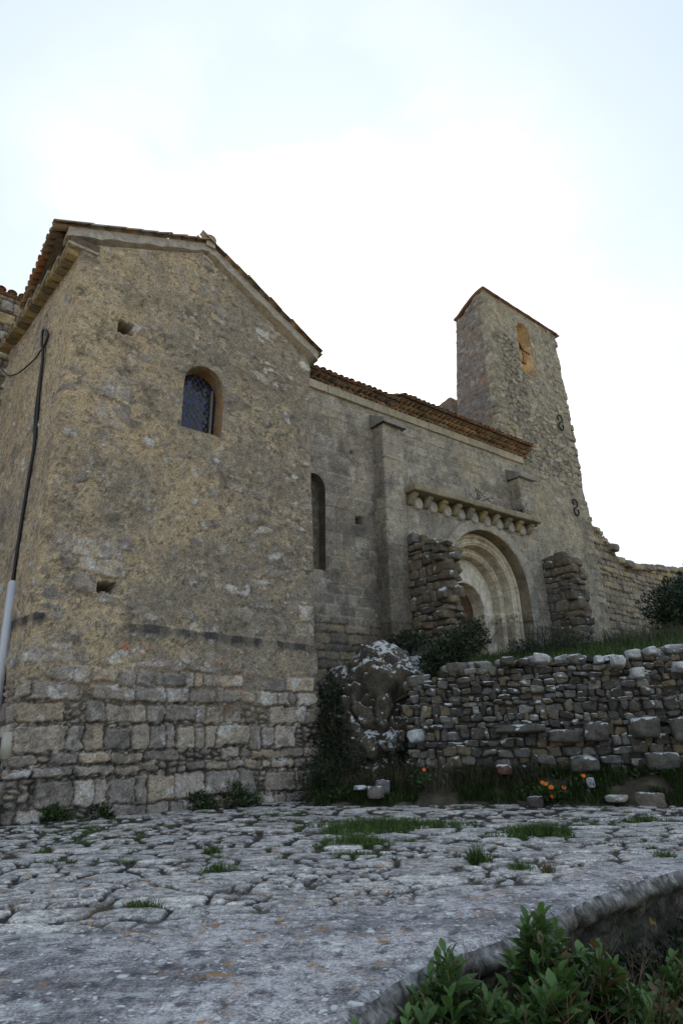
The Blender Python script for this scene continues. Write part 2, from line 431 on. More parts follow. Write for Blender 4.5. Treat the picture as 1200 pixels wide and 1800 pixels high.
def strip(name, p0, p1, z0, z1, zb, zt, res, style, mat, parent, corner=.06, holes=(), sh=0.0, f=None):
    f = f or W
    p0 = np.array(p0, float); p1 = np.array(p1, float)
    a = []; b = []
    for i in range(len(p0) - 1):
        n = max(2, int(np.linalg.norm(p0[i + 1] - p0[i]) / res)); t = np.arange(n)[:, None] / n
        a.append(p0[i] + (p0[i + 1] - p0[i]) * t); b.append(p1[i] + (p1[i + 1] - p1[i]) * t)
    a = np.concatenate(a + [p0[-1:]]); b = np.concatenate(b + [p1[-1:]])
    S = np.concatenate([[0], np.cumsum(np.linalg.norm(np.diff(a, axis=0), axis=1))])
    k = max(1, int(corner / res))
    def smooth(q):
        e0 = q[0] - (q[1] - q[0]) * np.arange(k, 0, -1)[:, None]; e1 = q[-1] + (q[-1] - q[-2]) * np.arange(1, k + 1)[:, None]
        qq = np.concatenate([e0, q, e1]); ker = np.ones(2 * k + 1) / (2 * k + 1)
        return np.stack([np.convolve(qq[:, i], ker, 'valid') for i in (0, 1)], -1)
    a = smooth(a); b = smooth(b)
    T = np.gradient((a + b) / 2, axis=0); T /= np.linalg.norm(T, axis=1)[:, None]
    N = np.stack([T[:, 1], -T[:, 0]], -1)
    um = ((a + b) / 2)[:, 0]; vm = ((a + b) / 2)[:, 1]
    ZB = np.broadcast_to(zb(S, um, vm) if callable(zb) else float(zb), S.shape)
    ZT = np.broadcast_to(zt(S, um, vm) if callable(zt) else float(zt), S.shape)
    nz_ = int(max((ZT - ZB).max(), .05) / res) + 2
    tt = np.linspace(0, 1, nz_)[:, None]
    Z = ZB + (ZT - ZB) * tt
    w = (Z - z0) / (z1 - z0)
    U = a[:, 0] * (1 - w) + b[:, 0] * w; Vv = a[:, 1] * (1 - w) + b[:, 1] * w
    SS = np.broadcast_to(S, Z.shape)
    h, col = style(SS, Z, U, Vv)
    gr = np.random.default_rng(len(name)).standard_normal(Z.shape)
    col = col * np.clip(1 + .17 * gr, .5, 1.6)[..., None]; h = h + .0022 * gr
    q = gridq(*Z.shape); keep = np.ones(len(q), bool)
    Uf, Zf, Vf = U.ravel().copy(), Z.ravel().copy(), Vv.ravel().copy()
    for (poly, vlo, vhi) in holes:
        poly = np.array(poly, float)
        cu = Uf[q].mean(1); cz = Zf[q].mean(1); cv = Vf[q].mean(1)
        ins = inside(cu, cz, poly) & (cv > vlo) & (cv < vhi) & keep
        bd = np.intersect1d(np.unique(q[ins]), np.unique(q[keep & ~ins]))
        keep &= ~ins
        bx, bz = snap_poly(Uf[bd], Zf[bd], poly); Uf[bd] = bx; Zf[bd] = bz
    hh = h.ravel()
    Nn = np.broadcast_to(N[None], Z.shape + (2,)).reshape(-1, 2)
    P = f(Uf + Nn[:, 0] * hh, Vf + Nn[:, 1] * hh, Zf, sh)
    return link_mesh(name, P, [q[keep]], mat, parent, col.reshape(-1, 3))

def arch_poly(u0, u1, zb, zs, n=24, rise=None):
    c = (u0 + u1) / 2; r = (u1 - u0) / 2; rise = rise or r
    th = np.linspace(0, pi, n)
    return [(u0, zb), (u1, zb)] + [(c + r * cos(t), zs + rise * sin(t)) for t in th]

def reveal(name, poly, v0, v1, mat, parent, colf, sh=0.0, nv=10, amp=.012, back=None):
    """the sides of an opening, from face v0 to depth v1"""
    poly = np.array(poly, float); pts = []
    for i in range(len(poly)):
        a = poly[i]; b = poly[(i + 1) % len(poly)]; n = max(1, int(np.linalg.norm(b - a) / .06))
        pts.append(a + (b - a) * np.arange(n)[:, None] / n)
    pts = np.concatenate(pts); pts = np.concatenate([pts, pts[:1]])
    V = np.linspace(v0, v1, nv)
    c = poly.mean(0); d = pts - c; d /= np.linalg.norm(d, axis=1)[:, None]
    s = np.arange(len(pts)) * .06
    SS, VV = np.meshgrid(s, V)
    h = amp * fbm(SS, VV, .2, 3, 5); h[:, -1] = h[:, 0]
    if len(V): h[0] *= 0
    U = pts[:, 0] + d[:, 0] * h; Z = pts[:, 1] + d[:, 1] * h
    P = W(U, VV, Z, sh)
    fq = gridq(nv, len(pts))[:, ::-1]
    col = colf(SS, VV, U, Z)
    return link_mesh(name, P, [fq], mat, parent, col.reshape(-1, 3))

def tube(mb, pts, r, col, n=6):
    pts = np.asarray(pts, float); r = np.broadcast_to(np.asarray(r, float), (len(pts),))
    T = np.gradient(pts, axis=0); T /= np.linalg.norm(T, axis=1)[:, None] + 1e-9
    ref = np.array([.31, .52, .79]); X = np.cross(T, ref); X /= np.linalg.norm(X, axis=1)[:, None] + 1e-9; Y = np.cross(T, X)
    th = np.arange(n) / n * 2 * pi
    P = pts[:, None] + r[:, None, None] * (np.cos(th)[None, :, None] * X[:, None] + np.sin(th)[None, :, None] * Y[:, None])
    m = len(pts); i = np.arange(m - 1)[:, None] * n + np.arange(n)[None]; j = np.arange(m - 1)[:, None] * n + (np.arange(n)[None] + 1) % n
    F = np.stack([i, j, j + n, i + n], -1).reshape(-1, 4)
    mb.add(P.reshape(-1, 3), [F, np.array([list(range(n))[::-1], [(m - 1) * n + k for k in range(n)]])], col)

# roof tile: a tapered half pipe with thickness; local x across, y along (0..L), z up
def tile_geo(r0=.105, r1=.085, L=.42, th=.016, n=8):
    a = np.linspace(0, pi, n + 1); V = []
    for y, r in ((0, r0), (L, r1)):
        for t in (0, th):
            for k in a: V.append((cos(k) * (r - t), y, sin(k) * (r - t) * .85))
    V = np.array(V); m = n + 1; F = []
    for k in range(n):
        F.append((k, k + 1, 2 * m + k + 1, 2 * m + k)); F.append((m + k + 1, m + k, 3 * m + k, 3 * m + k + 1))
        F.append((k + 1, k, m + k, m + k + 1)); F.append((2 * m + k, 2 * m + k + 1, 3 * m + k + 1, 3 * m + k))
    F.append((0, 2 * m, 3 * m, m)); F.append((n, m + n, 3 * m + n, 2 * m + n))
    return V, np.array(F)[:, ::-1]
TV, TF = tile_geo()
TILE_COLS = np.array([(.30, .13, .065), (.24, .12, .07), (.22, .15, .095), (.17, .13, .10), (.27, .19, .12), (.20, .17, .13), (.34, .16, .08)])
def tiles(mb, O, X, Y, Zv, R, dark=1.0, spread=.25, tint=None):
    m = len(O); c = (TILE_COLS if tint is None else np.array(tint))[R.integers(0, 7 if tint is None else len(tint), m)] * (1 + spread * (R.random((m, 1)) - .5) * 2) * dark
    X, Y, Zv = [np.broadcast_to(np.asarray(q, float), (m, 3)).copy() for q in (X, Y, Zv)]
    j = (R.random((m, 3)) - .5) * .10
    Y = Y + X * j[:, :1] + Zv * j[:, 1:2] * .6; Y /= np.linalg.norm(Y, axis=1)[:, None]
    O = O + X * (R.random((m, 1)) - .5) * .02 + Y * (R.random((m, 1)) - .5) * .05
    mb.inst(TV, TF, O, X, Y, Zv, c)

# ------------------------------------------------------------------ surface recipes
GREY = [(.205, .187, .165), (.165, .15, .138), (.24, .217, .185), (.19, .178, .170), (.225, .195, .155), (.15, .14, .132), (.26, .24, .22)]
def chapel_style(S, Z, U, V):
    rl, ql, dl = blocks(S, Z, .30, .18,   .70, 11, warp=.05, rc=.05, chv=.5); tl_ = TILT_LAST
    rf, qf, df = cells(S, Z, .17, .10, 15, warp=.04); tf_ = TILT_LAST
    ru, qu, du = cells(S, Z, .44, .27, 12, warp=.10); tu_ = TILT_LAST
    rv, qv, dv = cells(S, Z, .15, .10, 14, warp=.05); tv_ = TILT_LAST
    rb, qb, db = cells(S, Z, .085, .05, 13, warp=.02)
    f0 = fbm(S, Z, 2.6, 3, 20); f1 = fbm(S, Z, 1.1, 4, 22); f2 = fbm(S, Z, .30, 4, 23); f3 = fbm(S, Z, .09, 3, 24); f4 = fbm(S, Z, .045, 2, 25)
    low = 1 - sst(1.95, 2.75, Z + .35 * fbm(S, Z, .8, 3, 21))
    for (u, z, a, b) in ((.62, 4.15, .62, .62), (.72, 7.0, .33, .85), (4.95, 3.4, .45, .45), (.35, 9.95, .45, .3), (4.7, 9.2, .4, .35)):
        low = np.maximum(low, (V < .2) * sst(1.15, .75, np.hypot((U - u) / a, (Z - z) / b) + .45 * fbm(S, Z, .5, 3, 28)))
    # lower wall: big squared blocks, now and then a patch of small packing stones
    fill = (ql < .24) | (dl < -.002)
    rl = np.where(fill, rf, rl); d_l = np.where(fill, np.minimum(df, np.where(ql < .24, 9, df)), dl)
    hs_l = .060 * sst(.002, .026, d_l) + np.where(fill, (qf - .5) * .03 - .02, (ql - .5) * .055 + tl_ * .22) + .010 * f2 + .007 * f3 - .08 * (rl > .95)
    # upper wall: some large stones, rubble and grit, all half drowned in render
    big = (ru < .46) & (du > .006 + .04 * qu)
    d_u = np.where(big, du - .04 * qu, dv)
    hs_u = np.where(big, .040 * sst(.0, .03, d_u) + (qu - .5) * .05 + tu_ * .18, .014 * sst(0, .02, dv) + (qv - .66) * .045 + tv_ * .18) + .010 * f2 + .006 * f3
    bare = np.zeros_like(Z)
    for (u, z, a, b, k) in ((.75, 6.9, .35, .8, .055), (.85, 8.3, .22, .7, .07), (.55, 5.6, .4, .35, .05), (.85, 3.9, .6, .55, .06), (4.2, 9.3, .6, .6, .035), (4.9, 3.35, .35, .35, .06),
                         (5.0, 4.6, .5, .4, .035), (.5, 10.1, .8, .35, .02), (3.4, 6.4, .5, .3, .02), (2.6, 5.2, .9, .5, .015), (4.6, 7.4, .5, .3, .02), (2.3, 9.8, .9, .4, .02)):
        bare += k * np.exp(-((U - u) / a) ** 2 - ((Z - z) / b) ** 2)
    pu = .037 + .022 * f1 + .012 * f2 + .007 * f3 - bare * .9 + .02 * np.exp(-((U - .35) / .5) ** 2) * sst(3.2, 4.2, Z)
    pl_ = .046 - .105 * (1 - sst(1.0, 2.65, Z + .45 * f1 + .12 * (S % 3 - 1.5))) + .016 * f2
    hs = hs_u * (1 - low) + hs_l * low; pp = pu * (1 - low) + pl_ * low
    m = sst(-.012, .012, hs - pp + .016 * f3)
    h = np.maximum(hs, pp) + .006 * f3 * (1 - m) + .004 * f4
    lw = low > .5
    q = np.where(lw, rl, np.where(big, ru / .46, rv)); q2 = np.where(lw, ql, np.where(big, qu, qv))
    st = pal(q, GREY) * (.80 + .42 * q2)[..., None]
    st = mixc(st, st * np.array([1.24, 1.16, 1.05]), low); st = mixc(st, st * np.array([1.08, .98, .80]), (1 - low) * (.3 + .5 * qv))
    st = mixc(st, (.43, .42, .395), sst(.26, .5, f2 + .5 * f3 + .5 * (q2 - .72)) * .65)
    st = mixc(st, (.085, .08, .072), sst(.15, .6, -f2 - .5 * f3) * .6)
    st = mixc(st, (.28, .21, .09), sst(.25, .5, f1 - .25 + .5 * (q - .7)) * low * .6)
    p1 = mixc((.325, .255, .160), (.195, .165, .124), sst(-.4, .4, f1 * .7 + f0 * .7 + .35 * f2 + .13 * (U - 2.0)))
    p1 = mixc(p1, (.095, .082, .064), sst(.05, .7, fbm(S, Z, .45, 5, 26) + .4 * f3) * .8)
    p1 = mixc(p1, (.37, .31, .205), sst(.15, .6, -f2 + .6 * f3) * .6)
    p1 = mixc(p1, (.045, .038, .03), sst(.34, .5, f4 * .8 + .45 * f3 - .12 * f1 + .25 * (f2 < -.2)) * .6)
    p1 = mixc(p1, pal(rv, [(.21, .195, .17), (.15, .14, .125), (.28, .25, .2), (.22, .18, .12)]), sst(.0, .02, dv) * (qv > .62) * .6)
    chip = ((rb > .84) & (db > .004)).astype(float)
    chip *= np.where(Z < 2.95, np.where((Z > 1.2) & (Z < 2.75), sst(-.15, .25, f1 + .5 * f2), .08), .12) * (1 - m) * (V < .2)
    p1 = mixc(p1, pal(qb, [(.34, .125, .06), (.24, .105, .06), (.38, .17, .08)]), chip * .8)
    deep = sst(.0, -.05, h) * low
    p1 = mixc(p1, (.062, .055, .045), deep * .75 * (Z < 2.4))
    col = mixc(p1, st, m)
    jn = np.where(lw, d_l, np.where(big, d_u, dv + .01))
    col = mixc(col, (.034, .03, .025), sst(.020, .002, jn) * np.where(lw, .85 * sst(2.3, 1.2, Z + .5 * f1 + .3 * f2), .9 * sst(.01, .06, bare + .02 * f2)))
    # set-off course and its dark weathered band
    ledge = 3.02 - .02 * (U - 2.7) + .02 * f2
    h = h + .045 * sst(.012, -.012, Z - ledge) * (U > -.05)
    bandm = sst(-.26, -.05, Z - ledge + .05 * f2) * (Z < ledge) * sst(-.4, .05, fbm(S, Z * .3, .5, 3, 41) + .10 * (U - 2.0))
    cb = .5 + .5 * np.sign(np.sin(S * 2 * pi / .56 + 3 * vn(S / 1.5, S * 0, 9)))
    col = mixc(col, (.05, .046, .042), np.clip(bandm * 1.4, 0, 1) * (.62 + .35 * cb))
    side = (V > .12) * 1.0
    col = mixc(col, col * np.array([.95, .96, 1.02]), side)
    for (u, z, a, b) in ((.76, 9.02, .11, .11), (.96, 3.64, .09, .09)):
        k = sst(.05, -.02, np.maximum(np.abs(U - u) - a + .09 * f2, np.abs(Z - z) - b + .08 * f1 + .05 * f3)) * (V < .1); h = h - .38 * k; col = mixc(col, (.03, .026, .02), k * .8)
    k = sst(.03, 0, np.maximum(np.abs(V - 1.67) - .09, np.abs(Z - 9.85) - .07)) * (U < 0.2); h = h - .3 * k
    col = mixc(col, (.50, .49, .46), sst(.40, .58, fbm(S, Z, .40, 5, 44)) * .6 * (fbm(S, Z, 1.5, 2, 45) > .1))
    h = h + .028 * fbm(S, Z, 1.3, 2, 46)
    return h, col

def nave_style(S, Z, U, V, seed=31, warm=0.0, ch=.34):
    r, q, d = blocks(S, Z, ch, .38, .85, seed, warp=.010, rc=.02, chv=.25)
    f1 = fbm(S, Z, 1.5, 4, seed + 1); f2 = fbm(S, Z, .28, 4, seed + 2); f3 = fbm(S, Z, .07, 3, seed + 3)
    h = .016 * sst(0, .022, d) + (q - .5) * .018 + .012 * f2 + .005 * f3
    pit = sst(.45, .62, fbm(S, Z, .14, 3, seed + 6)) * sst(0, .4, f1 + .2); h = h - .02 * pit
    c = pal(r, [(.215, .187, .152), (.192, .168, .140), (.235, .205, .166), (.198, .176, .152), (.228, .193, .147)]) * (.72 + .56 * q)[..., None]
    c = mixc(c, np.array((.30, .275, .215)), warm * .5)
    c = mixc(c, (.31, .285, .235), sst(.034, .008, d) * (.95 - .3 * warm) * sst(-.6, .1, f1 + f2))
    c = mixc(c, (.075, .068, .058), sst(.016, .0, d) * sst(.0, .4, -f1 + .3 * f2 + .2 * warm) * .85)
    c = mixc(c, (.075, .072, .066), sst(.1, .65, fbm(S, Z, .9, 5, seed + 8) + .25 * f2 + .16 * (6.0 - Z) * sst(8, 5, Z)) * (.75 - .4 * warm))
    c = mixc(c, (.115, .105, .095), sst(.25, .55, f2 + .5 * f3) * .5)
    c = mixc(c, (.40, .385, .34), sst(.40, .62, -f2 + .4 * f3) * .45)
    c = mixc(c, (.33, .27, .16), sst(.35, .6, fbm(S, Z, .8, 3, seed + 12)) * .35)
    c = c * (1 - .45 * pit)[..., None]
    return h, c

def nave_wall_style(S, Z, U, V):
    h, c = nave_style(S, Z, U, V)
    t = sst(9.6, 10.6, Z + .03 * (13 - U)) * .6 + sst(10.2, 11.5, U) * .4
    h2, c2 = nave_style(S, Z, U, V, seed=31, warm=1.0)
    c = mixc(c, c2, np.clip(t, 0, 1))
    # foot of the wall: dark rubble
    rr_, q_, d_ = blocks(S, Z, .28, .25, .7, 36, warp=.04, rc=.07)
    k = sst(4.3, 3.9, Z + .4 * fbm(S, Z, .6, 3, 39))
    c = mixc(c, pal(rr_, [(.16, .135, .10), (.12, .10, .08), (.19, .15, .10), (.10, .09, .075)]) * (.35 + .65 * sst(-.005, .02, d_))[..., None], k * .85)
    h = h * (1 - k) + k * (.03 * sst(0, .02, d_) + .05 * (q_ - .5) + TILT_LAST * .3 + .02 * fbm(S, Z, .2, 3, 38))
    kk = sst(.02, 0, np.maximum(np.abs(U - 8.47) - .12, np.abs(Z - 7.2) - .10)) * (V < 2.2); h = h - .3 * kk; c = mixc(c, (.03, .027, .023), kk * .7)
    kk = sst(.02, 0, np.maximum(np.abs(U - 8.25) - .05, np.abs(Z - 9.35) - .04)) * (V < 2.2); h = h - .15 * kk
    return h, c

def tower_style(S, Z, U, V):
    r, q, d = cells(S, Z, .40, .20, 51, warp=.07); tw_ = TILT_LAST
    r2, q2, d2 = blocks(S, Z, .30, .3, .8, 52, warp=.03, rc=.05)
    f1 = fbm(S, Z, 2.2, 4, 53); f2 = fbm(S, Z, .35, 4, 54); f3 = fbm(S, Z, .1, 3, 55)
    front = (V < 2.35) * 1.0
    qn = sst(.75, .5, np.minimum(np.abs(U - 16.0), np.abs(U - 21.5)) + .15 * f2)      # quoins
    h = np.where(qn > .5, .03 * sst(0, .02, d2) + (q2 - .5) * .06, .030 * sst(0, .02, d) + (q - .5) * .05 + tw_ * .25) + .014 * f2 + .010 * f3
    pl = .022 + .040 * f1 + .014 * f2 + .008 * f3
    band = np.exp(-((U - 17.3 - .1 * (16.5 - Z)) / .9) ** 2) * sst(11.5, 12.6, Z) * sst(18.3, 17, Z) + np.exp(-((Z - 12.5) / .9) ** 2) * .9
    pl = pl - .075 * band * front + .03 * sst(11.5, 10, Z)
    m = sst(-.012, .015, h - pl)
    dd = np.where(qn > .5, d2, d)
    st = pal(np.where(qn > .5, r2, r), [(.25, .225, .17), (.21, .185, .135), (.19, .175, .145), (.285, .25, .185), (.17, .15, .115), (.23, .20, .15)]) * (.85 + .3 * q)[..., None]
    st = mixc(st, (.035, .03, .025), sst(.022, .0, dd) * .85)
    p = mixc((.25, .22, .16), (.20, .18, .14), sst(-.3, .5, f2)) 
    p = mixc(p, (.115, .10, .08), sst(.1, .6, -f1 + .3 * f2) * .6)
    p = mixc(p, (.33, .29, .21), sst(.1, .6, -f2 + .5 * f3) * .5); p = mixc(p, (.06, .052, .042), sst(.35, .6, f3 + .3 * f2) * .6)
    col = mixc(p, st, m)
    col = mixc(col, (.10, .09, .08), np.clip(band * sst(-.2, .6, f2), 0, 1) * .45 * front)
    # side face: greyer, reddish mottling
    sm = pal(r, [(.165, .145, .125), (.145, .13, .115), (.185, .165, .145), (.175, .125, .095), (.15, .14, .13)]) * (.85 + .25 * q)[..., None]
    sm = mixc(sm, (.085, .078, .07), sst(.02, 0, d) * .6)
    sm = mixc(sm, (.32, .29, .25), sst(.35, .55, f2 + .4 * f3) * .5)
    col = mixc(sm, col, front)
    col = mixc(col, (.24, .20, .10), sst(.3, .6, fbm(S, Z, 1.2, 3, 58)) * .25)
    h = np.maximum(h, pl) + .02 * fbm(S, Z, 1.5, 2, 57)
    # ragged outer right corner
    h = h + .05 * (q2 - .5) * sst(.5, .1, np.abs(U - 21.5))
    return h, col

def portal_block_style(S, Z, U, V):
    h, c = nave_style(S, Z, U, V, seed=61, warm=.75, ch=.36)
    c = mixc(c, (.10, .095, .085), sst(.0, .5, fbm(S, Z, .7, 4, 66)) * .35)
    return h, c

def pier_cols(n, R, dark=1.0):
    return pal(R.random(n), [(.135, .11, .08), (.105, .09, .07), (.16, .135, .10), (.12, .11, .095), (.15, .12, .08)]) * (.8 + .4 * R.random((n, 1))) * dark

# ================================================================== THE CHURCH
church = thing("stone_church", tuple(A0), "old rough stone church with tiled gabled chapel, arched portal and tall bell tower", "church")

# ---- chapel walls
GL = 4.32
def chapel_top(S, u, v):
    uf = -.15 + (S - GL) * 1.0
    z = np.where(uf < 2.35, 10.50 + (uf + .3) / 2.7 * 1.33, 11.83 - (uf - 2.40) / 2.93 * 1.75)
    z = np.where(S < GL, 10.50, z); z = np.where(S > GL + 5.5, 10.05, z)
    return z
win = arch_poly(2.06, 2.98, 7.17, 8.28, 16, rise=.50)
strip("chapel_wall", [(-.45, 4.3), (0, 0), (5.5, 0), (5.5, 2.3)], [(-.75, 4.3), (-.3, 0), (5.27, 0), (5.27, 2.3)], 0, 10.3, -.6, chapel_top, .021,
      chapel_style, M_CHAPEL, church, corner=.075, holes=[(win, -.3, .2)])
def win_col(S, V, U, Z):
    c = mixc((.27, .17, .085), (.22, .185, .13), sst(-.3, .5, fbm(S, V, .2, 3, 4)))
    c = mixc(c, (.30, .16, .10), sst(.1, .4, fbm(S, V, .3, 3, 8)) * .6)
    return mixc(c, (.42, .38, .32), sst(.35, .6, fbm(S, V, .15, 3, 9)) * .5)
window = reveal("window", win, -.045, .55, M_CHAPEL, church, win_col, nv=12, amp=.02)
# leaded panes: a lattice of diamonds, some of blue glass
mb = MB(); R = np.random.default_rng(4)
ds, dh = .074, .105
for i in range(-1, 10):
    for j in range(-1, 22):
        for k in (0, 1):
            cu = 2.13 + (i + .5 * k) * ds * 2 * .78; cz = 7.1 + (j + .5 * k) * dh
            if not (2.02 < cu < 2.99 and 7.05 < cz < 8.85): continue
            blue = (hash((i * 7 + j * 13 + k * 5)) % 10) < 5
            blue = R.random() < (.5 if ((j + k) // 2 + i) % 2 == 0 else .08)
            c = np.array((.012, .022, .105)) * (.7 + .8 * R.random()) if blue else np.array((.022, .023, .026)) * (.7 + .6 * R.random())
            a, b = ds * .74, dh * .475
            t = (R.random(3) - .5) * .010
            mb.add(W(np.array([cu - a, cu, cu + a, cu]), .36 + np.array([t[0], t[1], -t[0], -t[1]]), np.array([cz, cz - b, cz, cz + b])), np.array([[0, 1, 2, 3]]), c)
mb.build("pane", M_GLASS, window, smooth=False)
mb = MB()
pq = W(np.array([2.0, 3.0, 3.0, 2.0]), .385, np.array([7.0, 7.0, 8.9, 8.9])); mb.add(pq, np.array([[0, 1, 2, 3]]), (.02, .02, .02))
mb.build("lead_backing", M_METAL, window, smooth=False)
mb = MB(); fc = (.16, .15, .135)
box_mesh(mb, W, (2.035, .29, 7.13), (2.99, .335, 7.19), (.03, .03, .03), bev=.006)
box_mesh(mb, W, (2.835, .28, 7.195), (2.885, .33, 8.46), fc, bev=.006)
box_mesh(mb, W, (2.05, .28, 7.195), (2.09, .33, 8.50), (.05, .048, .045), bev=.006)
mb.build("frame", M_METAL, window, smooth=False)
mb = MB()                                     # diamond wire guard in front of the glass
g0, g1 = (2.09, 7.19), (2.84, 8.72)
for s in (1, -1):
    for c in np.arange(-3, 14, .19):
        pts = []
        for t in np.linspace(0, 1, 40):
            u = g0[0] + t * (g1[0] - g0[0]); z = 7.19 + c + s * (u - g0[0]) * 1.45
            if g0[1] <= z <= g1[1] - .6 * (abs(u - 2.5) / .45) ** 2: pts.append((u, z))
        if len(pts) > 2:
            p = np.array(pts); tube(mb, W(p[:, 0], .245, p[:, 1]), .0045, (.13, .125, .115), 4)
mb.build("wire_guard", M_METAL, window)

# ---- chapel roof
def slope_frame(du, dz):
    d = WV((du, 0, dz)); d /= np.linalg.norm(d); n = np.cross(WV((0, 1, 0)), d); n /= np.linalg.norm(n)
    if n[2] < 0: n = -n
    return d, n
RU, RZ = 2.38, 12.16                    # ridge
eL = (-.86, 10.72); eR = (5.58, 10.40)
mb = MB(); R = np.random.default_rng(21)
for (eu, ez) in (eL, eR):
    du, dz = RU - eu, RZ - ez; Ls = math.hypot(du, dz); d, n = slope_frame(du, dz)
    side = WV((0, 1, 0))
    nrow = int(Ls / .36) + 1
    for j in range(14):
        v = -.10 + j * .235 if j else -.115
        for k in range(nrow):
            y = k * .36 - .03
            if y > Ls - .05: break
            O = W(eu + du * y / Ls, v, ez + dz * y / Ls) + n * (.018 + .0)
            tl = .045 * (1 if k else 1)
            Y = d + n * (.045 if j > 1 else .12); Y /= np.linalg.norm(Y)
            O = O + n * (0 if j > 1 else -.012)
            weather = [(.27, .215, .155), (.23, .185, .14), (.30, .21, .14), (.25, .22, .18)] if j < 2 and k > 0 else None
            tiles(mb, O[None] - n * .0, side, Y, n, R, tint=weather)
        # channel tile at the eave (hollow side up)
        if j < 13:
            O = W(eu - .0 + du * (-.05) / Ls, v + .118, ez + dz * (-.05) / Ls) + n * .055
            tiles(mb, O[None], -side, d, -n, R, dark=.85)
            O = W(eu - .0 + du * (.3) / Ls, v + .118, ez + dz * (.3) / Ls) + n * .07
            tiles(mb, O[None], -side, d, -n, R, dark=.85)
roof = mb.build("chapel_roof", M_TILE, church)
# verge mortar bed and roof boarding under the tiles
mb = MB()
def prism(mb, prof, v0, v1, col, f=W, nseg=18, amp=.0):
    """closed outline prof [(u,z)] between depths v0 and v1"""
    p = np.array(prof, float); n = len(p)
    P0 = f(p[:, 0], v0, p[:, 1]); P1 = f(p[:, 0], v1, p[:, 1])
    i = np.arange(n); j = (i + 1) % n
    mb.add(np.concatenate([P0, P1]), [np.stack([i, j, j + n, i + n], -1)], col)
    mb.add(np.concatenate([P0, P1]), [np.arange(n)[None, :], (np.arange(n)[::-1] + n)[None, :]], col)
tl = np.linspace(0, 1, 14)
def verge(t0, t1, off0, off1, side):
    e = eL if side == 0 else eR
    t = np.linspace(t0, t1, 16)
    uo = e[0] + (RU - e[0]) * t; zo = e[1] + (RZ - e[1]) * t
    return uo, zo
mcol = (.30, .275, .24)
for s, e in ((0, eL), (1, eR)):
    t = np.linspace(.07 if s == 0 else .015, 1.0, 20); uo = e[0] + (RU - e[0]) * t; zo = e[1] + (RZ - e[1]) * t
    lowr = .215 + .02 * np.sin(t * 31 + s) + .015 * np.sin(t * 77)
    prof = list(zip(uo, zo + .012)) + list(zip(uo[::-1], (zo - lowr)[::-1]))
    prism(mb, prof if s else prof, -.085, .25, mcol)
mb.build("verge_mortar", M_CHAPEL, roof, smooth=False)
mb = MB()
for e in (eL, eR):
    k = .1 / abs(RU - e[0]); uo = np.array([e[0] + (RU - e[0]) * k, RU]); zo = np.array([e[1] + (RZ - e[1]) * k, RZ])
    prism(mb, [(uo[0], zo[0] + .005), (uo[1], zo[1] + .005), (uo[1], zo[1] - .05), (uo[0], zo[0] - .05)], .252, 4.4, (.10, .08, .06))
mb.build("roof_boarding", M_WOOD, roof, smooth=False)
# ridge tiles, the first one bedded in mortar
mb = MB(); R = np.random.default_rng(5)
for k in range(11):
    O = W(RU, -.16 + k * .38, RZ + .06 + (.02 if k else .035)); tiles(mb, O[None] , WV((1.25, 0, 0)), WV((0, 1, .03)), np.array([0, 0, 1.35]), R, tint=[(.25, .21, .165), (.27, .2, .15)])
th = np.linspace(0, pi, 10); pr = [(RU + .115 * cos(a), RZ + .06 + .125 * sin(a)) for a in th] + [(RU - .115, RZ - .12), (RU + .115, RZ - .12)]
prism(mb, pr, -.15, .2, (.34, .31, .27))
mb.build("ridge_tile", M_TILE, roof)
# corbelled eave of the left side: a row of plastered corbel tiles, a mortar band over it
mb = MB(); R = np.random.default_rng(6)
for j in range(17):
    v = .02 + j * .262; u = -.27 - .108 * v
    c = np.array([(.25, .19, .10), (.20, .15, .085), (.15, .12, .08)][j % 3]) * (.75 + .4 * R.random())
    box_mesh(mb, W, (u - .30, v, 10.28 + .01 * R.random()), (u + .20, v + .20, 10.44), c, bev=.02, jit=.012, seed=j)
    box_mesh(mb, W, (u - .20, v + .20, 10.345), (u + .20, v + .262, 10.44), c * .55, bev=.01)
mb.build("eave_corbel", M_CHAPEL, roof, smooth=False)
mb = MB()
for j in range(8):
    v = -.085 + j * .56; u = -.27 - .108 * v
    box_mesh(mb, W, (u - .335, v, 10.442), (u + .26, v + .558, 10.505), (.27, .24, .19), bev=.012, jit=.012, seed=j * 3); box_mesh(mb, W, (u - .30, v, 10.507), (u + .26, v + .558, 10.66), (.10, .075, .055), bev=.012, jit=.012, seed=j * 3)
mb.build("eave_mortar", M_CHAPEL, roof, smooth=False)

# ---- nave wall
slit = arch_poly(6.45, 7.24, 5.35 + .032 * 6, 7.75 + .032 * 6, 14)
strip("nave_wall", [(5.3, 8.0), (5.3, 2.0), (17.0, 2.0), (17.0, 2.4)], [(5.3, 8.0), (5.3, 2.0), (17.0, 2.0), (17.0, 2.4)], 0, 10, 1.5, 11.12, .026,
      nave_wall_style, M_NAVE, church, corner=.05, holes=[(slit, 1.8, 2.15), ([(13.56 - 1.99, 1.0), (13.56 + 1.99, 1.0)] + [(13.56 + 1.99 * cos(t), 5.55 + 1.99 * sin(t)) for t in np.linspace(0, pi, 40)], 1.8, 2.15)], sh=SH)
slit_win = reveal("slit_window", slit, 1.985, 2.33, M_NAVE, church, lambda S, V, U, Z: mixc((.14, .125, .10), (.09, .082, .07), sst(-.3, .4, fbm(S, V, .25, 3, 2))), sh=SH)
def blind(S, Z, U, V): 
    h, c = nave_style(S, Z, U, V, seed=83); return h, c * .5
strip("blind_panel", [(6.3, 2.30), (7.4, 2.30)], [(6.3, 2.30), (7.4, 2.30)], 0, 10, 5.3, 8.6, .03, blind, M_NAVE, slit_win, sh=SH)

